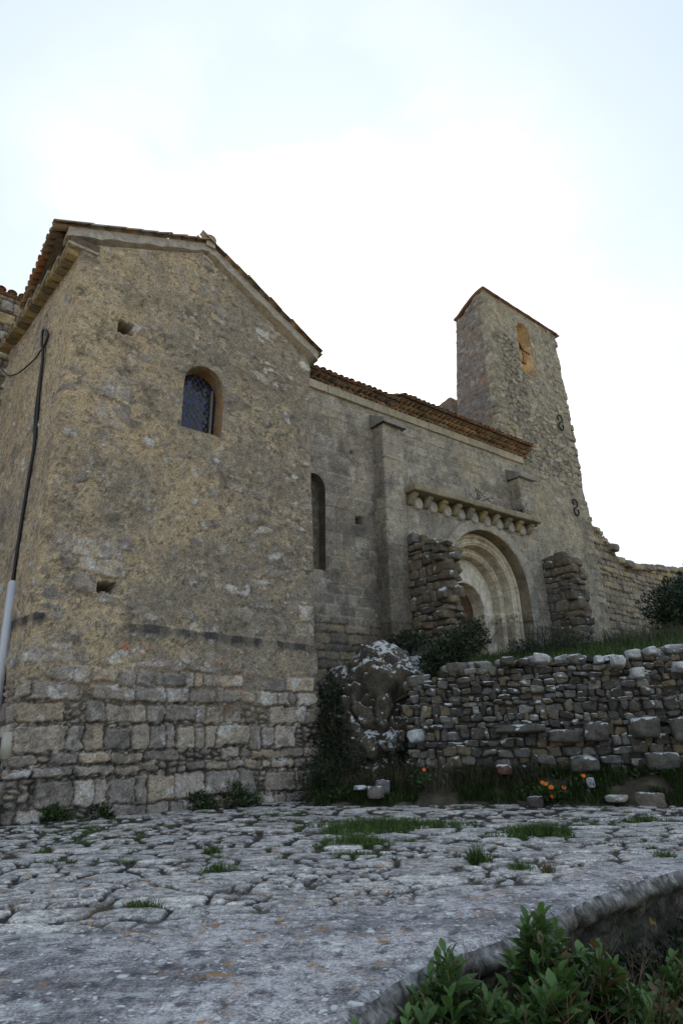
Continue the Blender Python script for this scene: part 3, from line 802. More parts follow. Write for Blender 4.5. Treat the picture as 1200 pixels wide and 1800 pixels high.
# cornice course of pale ashlar under the eave
def fN(u, v, z): return W(u, v, z, SH)
mb = MB(); R = np.random.default_rng(8); u = 5.4
while u < 17.0:
    w = .55 + .75 * R.random(); c = np.array((.30, .27, .20)) * (.8 + .35 * R.random())
    box_mesh(mb, fN, (u, 1.90 + .02 * R.random(), 11.10), (min(u + w, 17.05) - .012, 2.6, 11.37), c, bev=.018, jit=.02, seed=u)
    u += w
mb.build("cornice", M_NAVE, church)

# nave roof: eave of overlapping tile rows, then the roof plane
mb = MB(); R = np.random.default_rng(9)
fwd = WV((0, -1, 0)); side = WV((1, 0, 0)); up = np.array([0, 0, 1.0])
GEN = [(.31, .175, .095), (.25, .15, .09), (.37, .235, .13), (.27, .20, .13), (.19, .135, .09), (.32, .245, .16)]
for row, (z, ov) in enumerate(((11.40, .12), (11.505, .27), (11.61, .42))):
    us = np.arange(10.15 + .11 * (row % 2), 17.15, .212)
    O = fN(us, 2.0 - ov - .0, z) ; tiles(mb, O, side, -fwd + 0 * O, up, R, tint=GEN)
    # flat tiles closing the top of each row
    k = (us[:-1] + us[1:]) / 2
    O = fN(k, 2.0 - ov + .03, z + .07); tiles(mb, O, -side, -fwd + 0 * O, -up * .5, R, tint=GEN, dark=.7)
for row, (z, ov) in enumerate(((11.40, .10), (11.50, .25))):
    us = np.arange(5.5 + .1 * row, 10.15, .225)
    O = fN(us, 2.0 - ov, z + .03 * np.sin(us * 3)); tiles(mb, O, side, -fwd + 0 * O, up, R, tint=[(.21, .145, .10), (.26, .16, .10), (.17, .14, .11), (.30, .20, .13)], spread=.4)
    O = fN(us + .11, 2.0 - ov + .05, z + .10); tiles(mb, O, -side, -fwd + 0 * O, -up * .6, R, dark=.6)
pitch = np.array([0, 1, .42]); d = WV(pitch); d /= np.linalg.norm(d); n = np.cross(side, d)
for us, z0_, ov in ((np.arange(5.4, 10.1, .225), 11.60, .36), (np.arange(10.15, 17.2, .222), 11.70, .56)):
    for k in range(15):
        y = k * .36; O = fN(us, 2.0 - ov + y * .922, z0_ + y * .387 + .02)
        Y = d + n * .05; Y /= np.linalg.norm(Y)
        tiles(mb, O + (R.random((len(us), 1)) - .5) * .03 * up, side, Y, n, R, dark=.8)
    O = fN(us + .11, 2.0 - ov - .02, z0_ + .05); tiles(mb, O, -side, d, -n, R, dark=.75)
nroof = mb.build("nave_roof", M_TILE, church)
mb = MB()
def roofslab(u0_, u1_, v0, z0_, v1, z1_, th):
    prof = np.array([(v0, z0_), (v1, z1_), (v1, z1_ - th), (v0, z0_ - th)])
    P = np.concatenate([fN(u0_, prof[:, 0], prof[:, 1]), fN(u1_, prof[:, 0], prof[:, 1])]); i = np.arange(4); j = (i + 1) % 4
    mb.add(P, [np.stack([i, j, j + 4, i + 4], -1), np.array([[3, 2, 1, 0], [4, 5, 6, 7]])], (.11, .085, .06))
roofslab(5.3, 10.1, 1.74, 11.59, 7.3, 11.59 + 5.56 * .42, .05)
roofslab(10.1, 17.1, 1.56, 11.69, 7.3, 11.69 + 5.74 * .42, .05)
roofslab(5.3, 17.1, 7.3, 13.95, 13.0, 11.6, .05)
mb.build("roof_boarding", M_WOOD, nroof, smooth=False)
mb = MB(); box_mesh(mb, fN, (5.35, 12.0, 0.5), (17.0, 12.6, 11.7), (.2, .18, .15), bev=.02); mb.build("rear_wall", M_NAVE, church)

# ---- pilasters
def pil_style(sd):
    def st(S, Z, U, V):
        h, c = nave_style(S, Z, U, V, seed=sd, warm=.35, ch=.42); h = h + .03 * (hashi((Z / .42).astype(int), (Z * 0).astype(int) + sd) - .5)
        c = mixc(c, (.085, .075, .058), sst(7.2, 5.5, Z + .6 * fbm(S, Z, 1., 3, sd)) * .6)
        return h, c
    return st
for (u0_, u1_, zb, zt, sd) in ((9.12, 9.93, 2.6, 10.38, 71), (15.92, 16.72, 8.3, 10.1, 74)):
    pil = strip("pilaster", [(u0_, 2.05), (u0_, 1.5), (u1_, 1.5), (u1_, 2.05)], [(u0_, 2.05), (u0_, 1.5), (u1_, 1.5), (u1_, 2.05)], 0, 10, zb, zt, .026, pil_style(sd), M_NAVE, church, corner=.03, sh=SH)
    mb = MB(); V, F = CUBE
    lo = np.array((u0_ - .10, 1.36, 0)); hi = np.array((u1_ + .10, 2.02, 0))
    q = np.stack([(V[:, 0] + 1) / 2 * (hi[0] - lo[0]) + lo[0], (V[:, 1] + 1) / 2 * (hi[1] - lo[1]) + lo[1], V[:, 2] * 0], -1)
    zc = zt + .02 + (q[:, 1] - 1.36) / .66 * .36
    q[:, 2] = np.where(V[:, 2] > 0, zc + .13, np.where(q[:, 1] > 1.9, zt + .02, zt + .01)); q += .02 * np.stack([fbm3(q * 1.0 + k * 9, .3, 3) for k in range(3)], -1)
    mb.add(fN(q[:, 0], q[:, 1], q[:, 2]), F, (.19, .172, .14)); mb.build("cap_slab", M_NAVE, pil, smooth=False)

# ---- projecting portal block with its stepped arch
PU, PZ = 13.56, 5.55
Rb = 2.22
hole = [(PU - Rb, 2.0), (PU + Rb, 2.0)] + [(PU + Rb * cos(t), PZ + Rb * sin(t)) for t in np.linspace(0, pi, 40)]
portal = strip("portal", [(9.93, 2.05), (9.95, 1.5), (16.68, 1.5), (16.68, 2.12)], [(9.93, 2.05), (9.95, 1.5), (16.68, 1.5), (16.68, 2.12)], 0, 10, 2.6, 8.18, .026, portal_block_style, M_NAVE, church, corner=.03, holes=[(hole, 1.3, 1.75)], sh=SH)
def order(name, prof, tone, zbot=2.6, nv=16, stain=.4, seed=0, joints=True):
    """prof: (radius, depth v, centre z) stations; swept up the jamb, round the arch and down"""
    P = []; sp = 4.98
    prof = np.array(prof, float)
    # resample the profile
    dd = np.concatenate([[0], np.cumsum(np.hypot(np.diff(prof[:, 0]), np.diff(prof[:, 1])))]); m = max(6, int(dd[-1] / .022))
    tq = np.linspace(0, dd[-1], m); pr = np.stack([np.interp(tq, dd, prof[:, i]) for i in range(3)], -1)
    # sweep
    nj, na = 90, 190
    rows = []; zz = []; ang = []
    for r, v, cz in pr:
        zj = np.linspace(zbot, cz, nj)[:-1]; th = np.linspace(0, pi, na)
        uu_ = np.concatenate([np.full(nj - 1, PU + r), PU + r * np.cos(th), np.full(nj - 1, PU - r)])
        z_ = np.concatenate([zj, cz + r * np.sin(th), zj[::-1]])
        a_ = np.concatenate([-(cz - zj), th * 1.9, pi * 1.9 + (cz - zj[::-1])])
        rows.append(np.stack([uu_, np.full_like(uu_, v), z_], -1)); ang.append(a_); zz.append(z_)
    Q = np.array(rows); AN = np.array(ang); T = np.broadcast_to(tq[:, None], AN.shape)
    sgn = np.sign(Q[..., 0] - PU)
    # carved impost band
    imp = sst(4.66, 4.70, Q[..., 2]) * sst(5.02, 4.98, Q[..., 2])
    carve = .05 * imp + .035 * imp * fbm(AN * 1.0, T, .09, 3, seed + 3)
    n1 = fbm(AN, T, .30, 4, seed + 1); n2 = fbm(AN, T, .08, 3, seed + 2)
    disp = .012 * n1 + .006 * n2
    Q[..., 0] -= sgn * (carve * .8 + disp); Q[..., 1] -= carve * .6 + disp
    col = mixc(tone, np.array(tone) * .72, sst(-.2, .5, n1))
    col = mixc(col, (.09, .085, .078), sst(.15, .55, fbm(AN, T, .45, 4, seed + 4) + .2 * n2) * stain)
    col = mixc(col, np.array(tone) * 1.2, sst(.2, .6, -n1 + .3 * n2) * .6)
    jm = sst(4.7, 4.55, Q[..., 2]); col = mixc(col, (.14, .128, .11), jm * (.45 + .3 * n1))
    col = mixc(col, (.42, .37, .28), jm * sst(.25, .5, fbm(AN * .3, T, .1, 3, seed + 9)) * .6)
    col = mixc(col, (.055, .05, .042), imp * sst(.0, .5, -fbm(AN, T, .09, 3, seed + 3)) * .75)
    if joints:
        k = np.abs((AN / .36 + seed * .37) % 1 - .5) * .36
        col = mixc(col, (.08, .07, .06), sst(.012, .002, .18 - k) * .55 * (AN > 0) * (AN < 1.9 * pi))
    fq = gridq(*AN.shape)[:, ::-1]
    return link_mesh(name, fN(Q[..., 0], Q[..., 1], Q[..., 2]), [fq], M_PORTAL, portal, col.reshape(-1, 3))
c5 = 5.55
order("archivolt", [(2.40, 1.52, c5), (2.39, 1.45, c5), (2.05, 1.45, c5), (2.03, 1.48, c5)], (.30, .275, .225), seed=1)
order("archivolt", [(2.03, 1.48, c5), (2.02, 1.56, c5), (2.02, 1.92, c5)], (.21, .165, .115), seed=2, stain=.65, joints=False)
tor = [(1.93 + .055 * cos(a), 1.9 - .07 * sin(a), c5) for a in np.linspace(0, pi, 9)]
tor2 = [(1.72 + .05 * cos(a), 1.9 - .055 * sin(a), c5) for a in np.linspace(0, pi, 9)]
order("archivolt", [(2.06, 1.9, c5), (1.99, 1.9, c5)] + tor + [(1.86, 1.9, c5), (1.86, 1.94, c5), (1.79, 1.94, c5), (1.79, 1.9, c5)] + tor2 + [(1.64, 1.9, c5), (1.62, 1.93, c5), (1.62, 2.32, c5)], (.50, .44, .335), seed=3, stain=.35)
tor3 = [(1.55 + .05 * cos(a), 2.30 - .06 * sin(a), 5.45) for a in np.linspace(0, pi, 9)]
order("archivolt", [(1.66, 2.30, c5), (1.61, 2.30, 5.5)] + tor3 + [(1.48, 2.30, 5.45), (1.45, 2.33, 5.45), (1.45, 2.68, 5.45)], (.54, .48, .375), seed=4, stain=.4)
order("archivolt", [(1.50, 2.65, 5.45), (1.2, 2.65, 5.3), (1.02, 2.65, 5.15), (1.01, 2.59, 5.12), (.94, 2.59, 5.1), (.92, 2.62, 5.1), (.92, 3.2, 5.1)], (.58, .535, .44), seed=5, stain=.3, joints=False)
mb = MB(); R = np.random.default_rng(3)
for k in range(9):
    u = PU - .99 + k * .22; box_mesh(mb, fN, (u, 3.10 + .008 * R.random(), 2.8), (u + .212, 3.16, 6.1), np.array((.085, .045, .025)) * (.8 + .4 * R.random()), bev=.008)
mb.build("door", M_WOOD, portal, smooth=False)

# corbel table: slab, corbels, carved discs between them
mb = MB(); R = np.random.default_rng(14); u = 9.86
while u < 16.1:
    w = .55 + .5 * R.random(); u1_ = min(u + w, 16.2); t = .9 + .25 * R.random()
    box_mesh(mb, fN, (u, .98 + .03 * R.random(), 8.17 + .008 * R.random()), (u1_ - .012, 2.05, 8.355 + .03 * R.random()), np.array((.205, .175, .12)) * t, bev=.05, jit=.035, seed=u)
    u = u1_
table = mb.build("corbel_table", M_NAVE, portal)
for k in range(10):
    u = 10.06 + k * .652
    prof = [(1.17, 8.16), (1.16, 8.07), (1.23, 8.05), (1.24, 8.0), (1.30, 7.93), (1.39, 7.84), (1.52, 7.81), (1.52, 8.16)]
    pv = np.array(prof); n = len(pv); w = .10 + .025 * R.random()
    dv = (R.random((n, 2)) - .5) * .02; pv = pv + dv; pv[-2:, 0] = 1.52
    us = np.array([-w, -w * .8, w * .8, w]); sc = np.array([.93, 1, 1, .93])
    P = []
    for a_, s_ in zip(us, sc): P.append(fN(u + a_, 1.52 + (pv[:, 0] - 1.52) * s_, 8.0 + (pv[:, 1] - 8.0) * s_))
    P = np.concatenate(P); F = []
    for a_ in range(3):
        for i in range(n): F.append((a_ * n + i, a_ * n + (i + 1) % n, (a_ + 1) * n + (i + 1) % n, (a_ + 1) * n + i))
    mb = MB(); c = np.array([(.24, .21, .145), (.19, .17, .13), (.27, .22, .12)][k % 3]) * (.85 + .3 * R.random())
    mb.add(P, [np.array(F), np.array([list(range(n))[::-1], list(range(3 * n, 4 * n))])], c)
    mb.build("corbel", M_NAVE, table, smooth=False)
    if k < 9:
        mb = MB(); th = np.linspace(0, 2 * pi, 20, endpoint=False); uc = u + .326
        rings = [(.185, 1.50, 1.), (.18, 1.40, 1.), (.14, 1.375, .95), (.05, 1.385, .9)]
        P = np.concatenate([fN(uc + r * np.cos(th), v + 0 * th, 7.90 + r * 1.05 * np.sin(th) + .02) for r, v, _ in rings])
        i = np.arange(20); j = (i + 1) % 20
        F = np.concatenate([np.stack([i + a_ * 20, j + a_ * 20, j + a_ * 20 + 20, i + a_ * 20 + 20], -1) for a_ in range(3)])
        mb.add(P, [F, (np.arange(20) + 60)[None]], np.array((.31, .295, .26)) * (.85 + .2 * R.random()))
        mb.build("carved_disc", M_NAVE, table)

# ---- bell tower
bell = arch_poly(18.15, 19.12, 16.15, 18.25, 24, rise=.62)
def tower_zt(S, u, v):
    return 19.42 - .62 * np.clip((v - 2.2) / 1.4, 0, 1) ** 1.6
tower = strip("bell_tower", [(16.0, 4.6), (16.0, 2.1), (21.62, 2.1), (21.62, 4.6), (16.0, 4.6)], [(16.0, 3.6), (16.0, 2.1), (21.42, 2.1), (21.42, 3.6), (16.0, 3.6)], 9.7, 19.4, 2.5, tower_zt, .04,
              tower_style, M_TOWER, church, corner=.06, holes=[(bell, 1.9, 2.5), (bell, 3.3, 4.4)])
tag(tower, "tall narrow rubble stone bell tower with one arched opening")
reveal("bell_opening", bell, 2.07, 3.95, M_TOWER, tower, lambda S, V, U, Z: mixc(mixc((.40, .31, .185), (.26, .19, .11), sst(-.3, .4, fbm(S, V, .4, 3, 2))), (.42, .36, .26), sst(.2, .5, fbm(S, V, .2, 3, 7)) * .6), nv=30, amp=.03)  # warm, bright stone colour paints the sunlit glow into the opening
mb = MB(); R = np.random.default_rng(17)
us = np.linspace(15.9, 21.5, 60)
top = []
for a_, vs in ((0, np.linspace(1.98, 3.75, 10)),):
    zz = 19.45 - .62 * np.clip((vs - 2.2) / 1.4, 0, 1) ** 1.6
    UU, VV_ = np.meshgrid(us, vs); ZZ = np.broadcast_to(zz[:, None], UU.shape) + .03 * fbm(UU, VV_, .3, 3, 3)
    P = np.concatenate([W(UU, VV_, ZZ + .09).reshape(-1, 3), W(UU, VV_, ZZ - .02).reshape(-1, 3)])
    q = gridq(*UU.shape); nn_ = UU.size; nr, nc = UU.shape
    ed = [np.stack([np.arange(nc - 1), np.arange(nc - 1) + nn_, np.arange(1, nc) + nn_, np.arange(1, nc)], -1)]
    li = np.arange(nr) * nc; ed.append(np.stack([li[:-1], li[1:], li[1:] + nn_, li[:-1] + nn_], -1)); ri = li + nc - 1
    ed.append(np.stack([ri[1:], ri[:-1], ri[:-1] + nn_, ri[1:] + nn_], -1))
    mb.add(P, [np.concatenate([q, q[:, ::-1] + nn_] + ed)], (.17, .105, .065))
for k, u in enumerate(np.arange(15.9, 21.45, .26)):
    c = np.array([(.20, .10, .055), (.16, .09, .055), (.13, .09, .065)][k % 3]) * (.8 + .4 * R.random())
    box_mesh(mb, W, (u, 1.93 + .03 * R.random(), 19.43), (u + .252, 2.35, 19.475 + .01 * R.random()), c, bev=.01, jit=.012, seed=k)
mb.build("tower_coping", M_TILE, tower, smooth=False)
# rusty bell yoke and hammer rod
mb = MB(); rc = (.10, .042, .022)
tube(mb, W(np.linspace(18.12, 19.15, 8), 2.22, np.linspace(17.52, 17.46, 8)), .03, rc, 6)
tube(mb, W(np.linspace(18.10, 18.62, 6), 2.20, np.linspace(17.86, 17.46, 6)), .05, rc, 6)
tube(mb, W(np.array([18.15, 18.32, 18.46]), 2.16, np.array([17.55, 17.70, 17.50])), .045, rc, 6)
tube(mb, W(np.linspace(18.50, 18.48, 6), 2.16, np.linspace(17.46, 16.72, 6)), .022, rc, 6)
tube(mb, W(np.array([18.34, 18.48, 18.62]), 2.16, np.array([16.66, 16.70, 16.73])), .05, rc, 6)
mb.build("bell_yoke", M_METAL, tower)
def anchor(u, z, h):
    mb = MB(); t = np.linspace(0, 1, 40); a = .13 * h / .55
    th = np.linspace(-.25 * pi, 1.35 * pi, 16)
    up_ = np.stack([a * np.cos(th) , h * .27 + a * np.sin(th)], -1)
    lo_ = np.stack([-up_[:, 0], -up_[:, 1]], -1)[::-1]
    pts = np.concatenate([up_, np.stack([np.linspace(up_[-1, 0], lo_[0, 0], 8)[1:-1], np.linspace(up_[-1, 1], lo_[0, 1], 8)[1:-1]], -1), lo_])
    pts[:, 0] *= -1
    tube(mb, W(u + pts[:, 0], 2.0, z + pts[:, 1]), .032, (.02, .018, .017), 6)
    return mb.build("tie_anchor", M_METAL, tower)
anchor(20.5, 10.18, .72); anchor(20.42, 14.25, .75)
# gable of the west wall seen behind the tower
def gable_zt(S, u, v): return 15.3 - .28 * np.clip(v - 4.2, 0, 9) 
strip("gable_wall", [(16.0, 9.5), (16.0, 4.5), (16.9, 4.5)], [(16.0, 9.5), (16.0, 4.5), (16.9, 4.5)], 0, 10, 9, gable_zt, .06, tower_style, M_TOWER, church)

# ================================================================== ruined wall to the right of the tower
def ruin_style(S, Z, U, V):
    r, q, d = blocks(S, Z, .27, .25, .75, 91, warp=.045, rc=.06); f1 = fbm(S, Z, 1.2, 4, 92); f2 = fbm(S, Z, .3, 4, 93)
    h = .04 * sst(0, .02, d) + (q - .5) * .07 + TILT_LAST * 0 + .02 * f2 + .05 * f1
    c = pal(r, [(.22, .18, .125), (.18, .155, .115), (.25, .215, .155), (.15, .13, .105), (.27, .215, .12), (.20, .18, .15)]) * (.8 + .35 * q)[..., None]
    c = mixc(c, (.035, .03, .025), sst(.028, 0, d) * .9)
    c = mixc(c, (.23, .205, .155), sst(.0, .4, f1) * sst(8, 6.5, Z) * .6)
    return h, c
RUIN = [(21.3, 10.4), (21.75, 10.1), (21.9, 9.55), (22.3, 9.45), (22.6, 9.25), (22.9, 8.95), (23.3, 8.9), (23.45, 8.5), (23.9, 8.3), (24.4, 8.35), (25.0, 8.3), (25.8, 8.45), (27.0, 8.6), (28.5, 8.75), (31, 9.0)]
ruin = thing("ruined_wall", tuple(W(23.2, 2.3, 3.5)), "crumbling rubble wall stepping down from the bell tower to the right edge", "wall")
def ruin_zt(S, u, v):
    a = np.array(RUIN); return np.interp(u, a[:, 0], a[:, 1]) + .10 * np.sign(np.sin(u * 17)) 
strip("masonry", [(20.9, 2.16), (30.5, 2.16), (30.5, 3.3)], [(20.9, 2.16), (30.5, 2.16), (30.5, 3.3)], 0, 10, 2.5, ruin_zt, .035, ruin_style, M_TOWER, ruin, corner=.05)
mb = MB(); R = np.random.default_rng(33); Cc = []; Sz = []; Ro = []
for k in range(230):
    t = R.random(); u = 21.55 + 8.6 * t; z = float(np.interp(u, [p[0] for p in RUIN], [p[1] for p in RUIN])); v = 2.1 + R.random() * 1.0
    Cc.append(W(u, v, z - .05)); s = .10 + .14 * R.random(); Sz.append((s * 1.3, s, s * .65))
    a = R.random() * .5 - .25; Ro.append(np.array([E1 * cos(a) + E2 * sin(a), E2 * cos(a) - E1 * sin(a), [0, 0, 1.0]]))
blobs(mb, np.array(Cc), np.array(Sz), Ro, pal(R.random(230), [(.20, .165, .12), (.15, .13, .105), (.24, .20, .14)]), seed=3)
mb.build("top_rubble", M_TOWER, ruin)

# ================================================================== stub walls of a vanished porch: stones laid round a core
def lay(mb, path, zb, ztf, R, hr=(.16, .32), wr=(.22, .5), depth=.34, dark=1.0, f=None, cols=None, rough=.09, power=.5, grow=None):
    """courses of separate stones along a plan path (outside on the right of travel)"""
    f = f or W
    path = np.array(path, float); seg = np.diff(path, axis=0); L = np.linalg.norm(seg, axis=1); cum = np.concatenate([[0], np.cumsum(L)])
    C = []; Sz = []; Ro = []; K = []
    z = zb
    zmax = max(float(ztf(s)) for s in np.linspace(0, cum[-1], 30))
    while z < zmax:
        hgt = hr[0] + (hr[1] - hr[0]) * R.random()
        if grow: hgt *= grow(z)
        s = -.1 * R.random()
        while s < cum[-1]:
            w = wr[0] + (wr[1] - wr[0]) * R.random() ** 1.2
            if grow: w *= grow(z) ** .7
            sc = min(max(s + w / 2, 0), cum[-1]); i = min(np.searchsorted(cum, sc) - 1, len(L) - 1); i = max(i, 0)
            p = path[i] + seg[i] * (sc - cum[i]) / L[i]; t = seg[i] / L[i]; nrm = np.array([t[1], -t[0]])
            hh = hgt * (.6 + .65 * R.random())
            if z + hh * .6 < ztf(sc):
                dpt = depth * (.8 + .4 * R.random()); out = (R.random() - .5) * .07
                p = p - nrm * (dpt / 2 - out)
                P = f(p[0], p[1], z + hh / 2 + (R.random() - .5) * .05); P0 = f(p[0] + t[0], p[1] + t[1], z + hh / 2); T3 = P0 - f(p[0], p[1], z + hh / 2); T3 = T3 / np.linalg.norm(T3)
                a = (R.random() - .5) * .28; upv = np.array([0, 0, 1.0]); Tt = T3 * cos(a) + upv * sin(a); U2 = upv * cos(a) - T3 * sin(a); N3 = np.cross(U2, Tt)
                C.append(P); Sz.append((w / 2 * .97, dpt / 2, hh / 2 * .98)); Ro.append(np.array([Tt, N3, U2])); K.append(z)
            s += w
        z += hgt * .93
    n = len(C); cc = (cols or (lambda n_, R_: pier_cols(n_, R_, dark)))(n, R)
    blobs(mb, np.array(C), np.array(Sz), Ro, cc, power=power, rough=rough, seed=int(R.integers(1e6)))
    return n
R = np.random.default_rng(41)
def pier(label, u0_, u1_, v0, v1, zb, tops, seed):
    R = np.random.default_rng(seed)
    t = thing("rubble_pier", tuple(W(u0_, v0, zb)), label, "stone pier", "stub walls of the vanished porch")
    d1 = v1 - v0; d2 = u1_ - u0_
    mb = MB()
    def ztf(s):
        return np.interp(s, [0, d1, d1 + d2, d1 * 2 + d2], tops)
    lay(mb, [(u0_, v1), (u0_, v0), (u1_, v0), (u1_, v1)], zb, ztf, R, hr=(.16, .38), wr=(.20, .62), depth=.30, f=fN, rough=.12)
    mb.build("facing_stones", M_DRY, t)
    mb = MB(); box_mesh(mb, fN, (u0_ + .06, v0 + .06, zb), (u1_ - .06, v1, min(tops) - .15), (.085, .07, .05), bev=.05, jit=.1, seed=seed); mb.build("rubble_core", M_TOWER, t)
pier("rubble stub wall left of the arched portal, half hiding its arch", 9.84, 10.34, .08, 1.45, 3.2, (6.75, 6.45, 6.15, 6.9), 42)
pier("rubble stub wall right of the arched portal at the foot of the tower", 16.60, 17.35, .35, 1.45, 3.5, (7.15, 6.95, 6.8, 7.0), 43)

# ================================================================== neighbouring building, far left
nb = thing("rubble_house", tuple(W(-1.6, 4.8, 0)), "rubble stone building with a tiled eave at the left edge behind the chapel", "house")
def house_style(S, Z, U, V):
    h, c = ruin_style(S, Z, U, V); f2 = fbm(S, Z, .25, 4, 97)
    c = mixc(c, (.52, .51, .48), sst(.1, .3, f2) * sst(11.3, 10.2, Z) * .85); return h, c * 1.05
strip("wall", [(-5.5, 4.8), (-.2, 4.8)], [(-5.5, 4.8), (-.2, 4.8)], 0, 10, -.5, 12.25, .035, house_style, M_TOWER, nb)
mb = MB(); R = np.random.default_rng(12)
us = np.arange(-5.4, -.1, .26); d = WV((0, 1, .4)); d /= np.linalg.norm(d); n = np.cross(side, d)
for k in range(8):
    O = W(us, 4.68 + k * .33, 12.30 + k * .135); tiles(mb, O, side * 1.15, d + n * .05, n * 1.1, R, dark=.8)
tiles(mb, W(us + .13, 4.64, 12.33), -side, d, -n, R, dark=.6)
for k, u in enumerate(np.arange(-5.4, -.2, .4)): box_mesh(mb, W, (u, 4.70, 12.20), (u + .38, 5.1, 12.28), (.14, .08, .05), bev=.01, jit=.02, seed=k)
mb.build("roof", M_TILE, nb)

# ================================================================== cable, conduit and meter box on the chapel's left side
def LF(v, z, off=.05):        # a point on the chapel's left face
    u = -.108 * v - .0288 * z
    return W(u - off, v, z)
cab = thing("power_cable", tuple(LF(1.15, 3.8)), "black cable hung down the chapel's left side, looped over at its top", "cable")
def spline(p, n=12):
    p = np.array(p, float); q = [];
    P = np.concatenate([[2 * p[0] - p[1]], p, [2 * p[-1] - p[-2]]])
    for i in range(1, len(P) - 2):
        for t in np.arange(n) / n:
            q.append(.5 * ((2 * P[i]) + (-P[i - 1] + P[i + 1]) * t + (2 * P[i - 1] - 5 * P[i] + 4 * P[i + 1] - P[i + 2]) * t * t + (-P[i - 1] + 3 * P[i] - 3 * P[i + 1] + P[i + 2]) * t ** 3))
    return np.array(q + [p[-1]])
cc = (.012, .012, .014)
mb = MB(); tube(mb, spline([LF(1.15, 3.75, .07), LF(1.11, 4.8, .08), LF(1.06, 5.8, .08), LF(1.01, 6.5, .08), LF(1.2, 7.7, .08), LF(1.28, 8.6, .09), LF(1.36, 8.9, .12), LF(1.50, 9.28, .10), LF(1.30, 9.22, .12), LF(1.1, 8.98, .10), LF(1.28, 8.78, .09)]), .030, cc, 6)
mb.build("main_run", M_CABLE, cab)
mb = MB(); tube(mb, spline([LF(1.36, 8.9, .08), LF(1.32, 7.4, .07), LF(1.1, 6.3, .07), LF(1.2, 5.0, .07), LF(1.2, 3.8, .07)]), .016, cc, 5); mb.build("thin_run", M_CABLE, cab)
mb = MB(); tube(mb, spline([LF(1.33, 8.85, .09), LF(1.75, 8.78, .09), LF(2.4, 8.82, .12), LF(3.0, 8.98, .12), LF(3.94, 9.45, .1), LF(4.7, 10.3, .3)]), .017, cc, 5); mb.build("side_run", M_CABLE, cab)
mb = MB()
lo = LF(1.05, 1.15, .02); hi = LF(1.15, 3.80, .02)
def obox(mb, a, b, w, d, col, wdir, ddir):
    P = []
    for e in (a, b):
        for (x, y) in ((-1, 0), (1, 0), (1, 1), (-1, 1)): P.append(e + wdir * w / 2 * x + ddir * d * y)
    mb.add(np.array(P), np.array([[0, 1, 5, 4], [1, 2, 6, 5], [2, 3, 7, 6], [3, 0, 4, 7], [3, 2, 1, 0], [4, 5, 6, 7]]), col)
lv = WV((-.108, 1, 0)); lv /= np.linalg.norm(lv); lo_n = -np.cross(lv, np.array([0, 0, 1.0])); lo_n = WV((-1, -.108, 0)); lo_n /= np.linalg.norm(lo_n)
obox(mb, lo, hi, .20, .10, (.50, .52, .56), lv, lo_n)
cond = mb.build("cable_cover", M_PLASTIC, None, smooth=False)
tag(cond, "pale grey cable cover running up the lower left edge of the chapel", "cable cover")
mbx = thing("meter_box", tuple(LF(.35, .9)), "beige electric meter box low on the chapel's left corner", "meter box")
bl = thing
mb = MB(); obox(mb, LF(.20, .88, .0), LF(.20, 1.26, .0), .40, .15, (.40, .37, .30), lv, lo_n); mb.build("casing", M_PLASTIC, mbx, smooth=False)
mb = MB(); obox(mb, LF(.31, 1.0, .152), LF(.31, 1.19, .152), .13, .012, (.05, .05, .05), lv, lo_n); mb.build("opening", M_PLASTIC, mbx, smooth=False)
mb = MB(); obox(mb, LF(.30, 1.06, .166), LF(.30, 1.13, .166), .07, .012, (.55, .12, .03), lv, lo_n); mb.build("fuse", M_PLASTIC, mbx, smooth=False)
mb = MB(); tube(mb, spline([LF(.30, .88, .07), LF(.34, .6, .08), LF(.5, .2, .1), LF(.55, -.05, .1)]), .022, (.42, .42, .43), 6); mb.build("feed_pipe", M_PLASTIC, mbx)

exec_after = None
# ================================================================== GROUND
R = np.random.default_rng(55)
EDGE = np.array([(-.55, .6), (-.32, 1.5), (-.12, 2.3), (.03, 2.85), (.20, 3.26), (.43, 3.50), (.70, 3.72), (1.15, 4.16), (1.60, 4.66), (1.97, 5.02), (2.40, 5.40), (2.75, 5.66), (3.3, 6.0), (4.2, 6.45), (5.5, 6.9), (9, 7.7), (14, 8.6)])
EDGE_S = spline(EDGE, 10)[:, :2] if EDGE.shape[1] == 3 else spline(np.c_[EDGE, np.zeros(len(EDGE))], 10)[:, :2]
_s = np.arange(len(EDGE_S)) * .05
EDGE_S = EDGE_S + np.stack([.045 * fbm(_s, _s * 0, .5, 4, 3), .06 * fbm(_s, _s * 0 + 5, .45, 4, 4)], -1)
ys = [1.0]
while ys[-1] < 16: ys.append(ys[-1] * 1.0034 + .0005)
ys = np.array(ys); ts = np.concatenate([np.linspace(-1.6, -.8, 120)[:-1], np.linspace(-.8, .8, 640), np.linspace(.8, 1.6, 120)[1:]])
TT, YY = np.meshgrid(ts, ys); XX = TT * YY
def edge_dist(X, Y):
    """signed: positive on the paved side"""
    best = np.full(X.shape, 1e9); sg = np.ones(X.shape)
    P = EDGE_S[::3]
    for i in range(len(P) - 1):
        a, b = P[i], P[i + 1]; d = b - a; t = np.clip(((X - a[0]) * d[0] + (Y - a[1]) * d[1]) / (d @ d), 0, 1)
        q = np.hypot(X - a[0] - t * d[0], Y - a[1] - t * d[1]); c = d[0] * (Y - a[1]) - d[1] * (X - a[0])
        m = q < best; best = np.where(m, q, best); sg = np.where(m, np.sign(c), sg)
    return best * sg
ED = edge_dist(XX, YY)
r, q, d = cells(XX, YY, .50, .30, 101, warp=.045, jit=.92)
r2, q2, d2 = cells(XX, YY, .24, .15, 102, warp=.035)
small = q > .66
dd = np.where(small, np.minimum(d, d2), d); rr2 = np.where(small, r2, r)
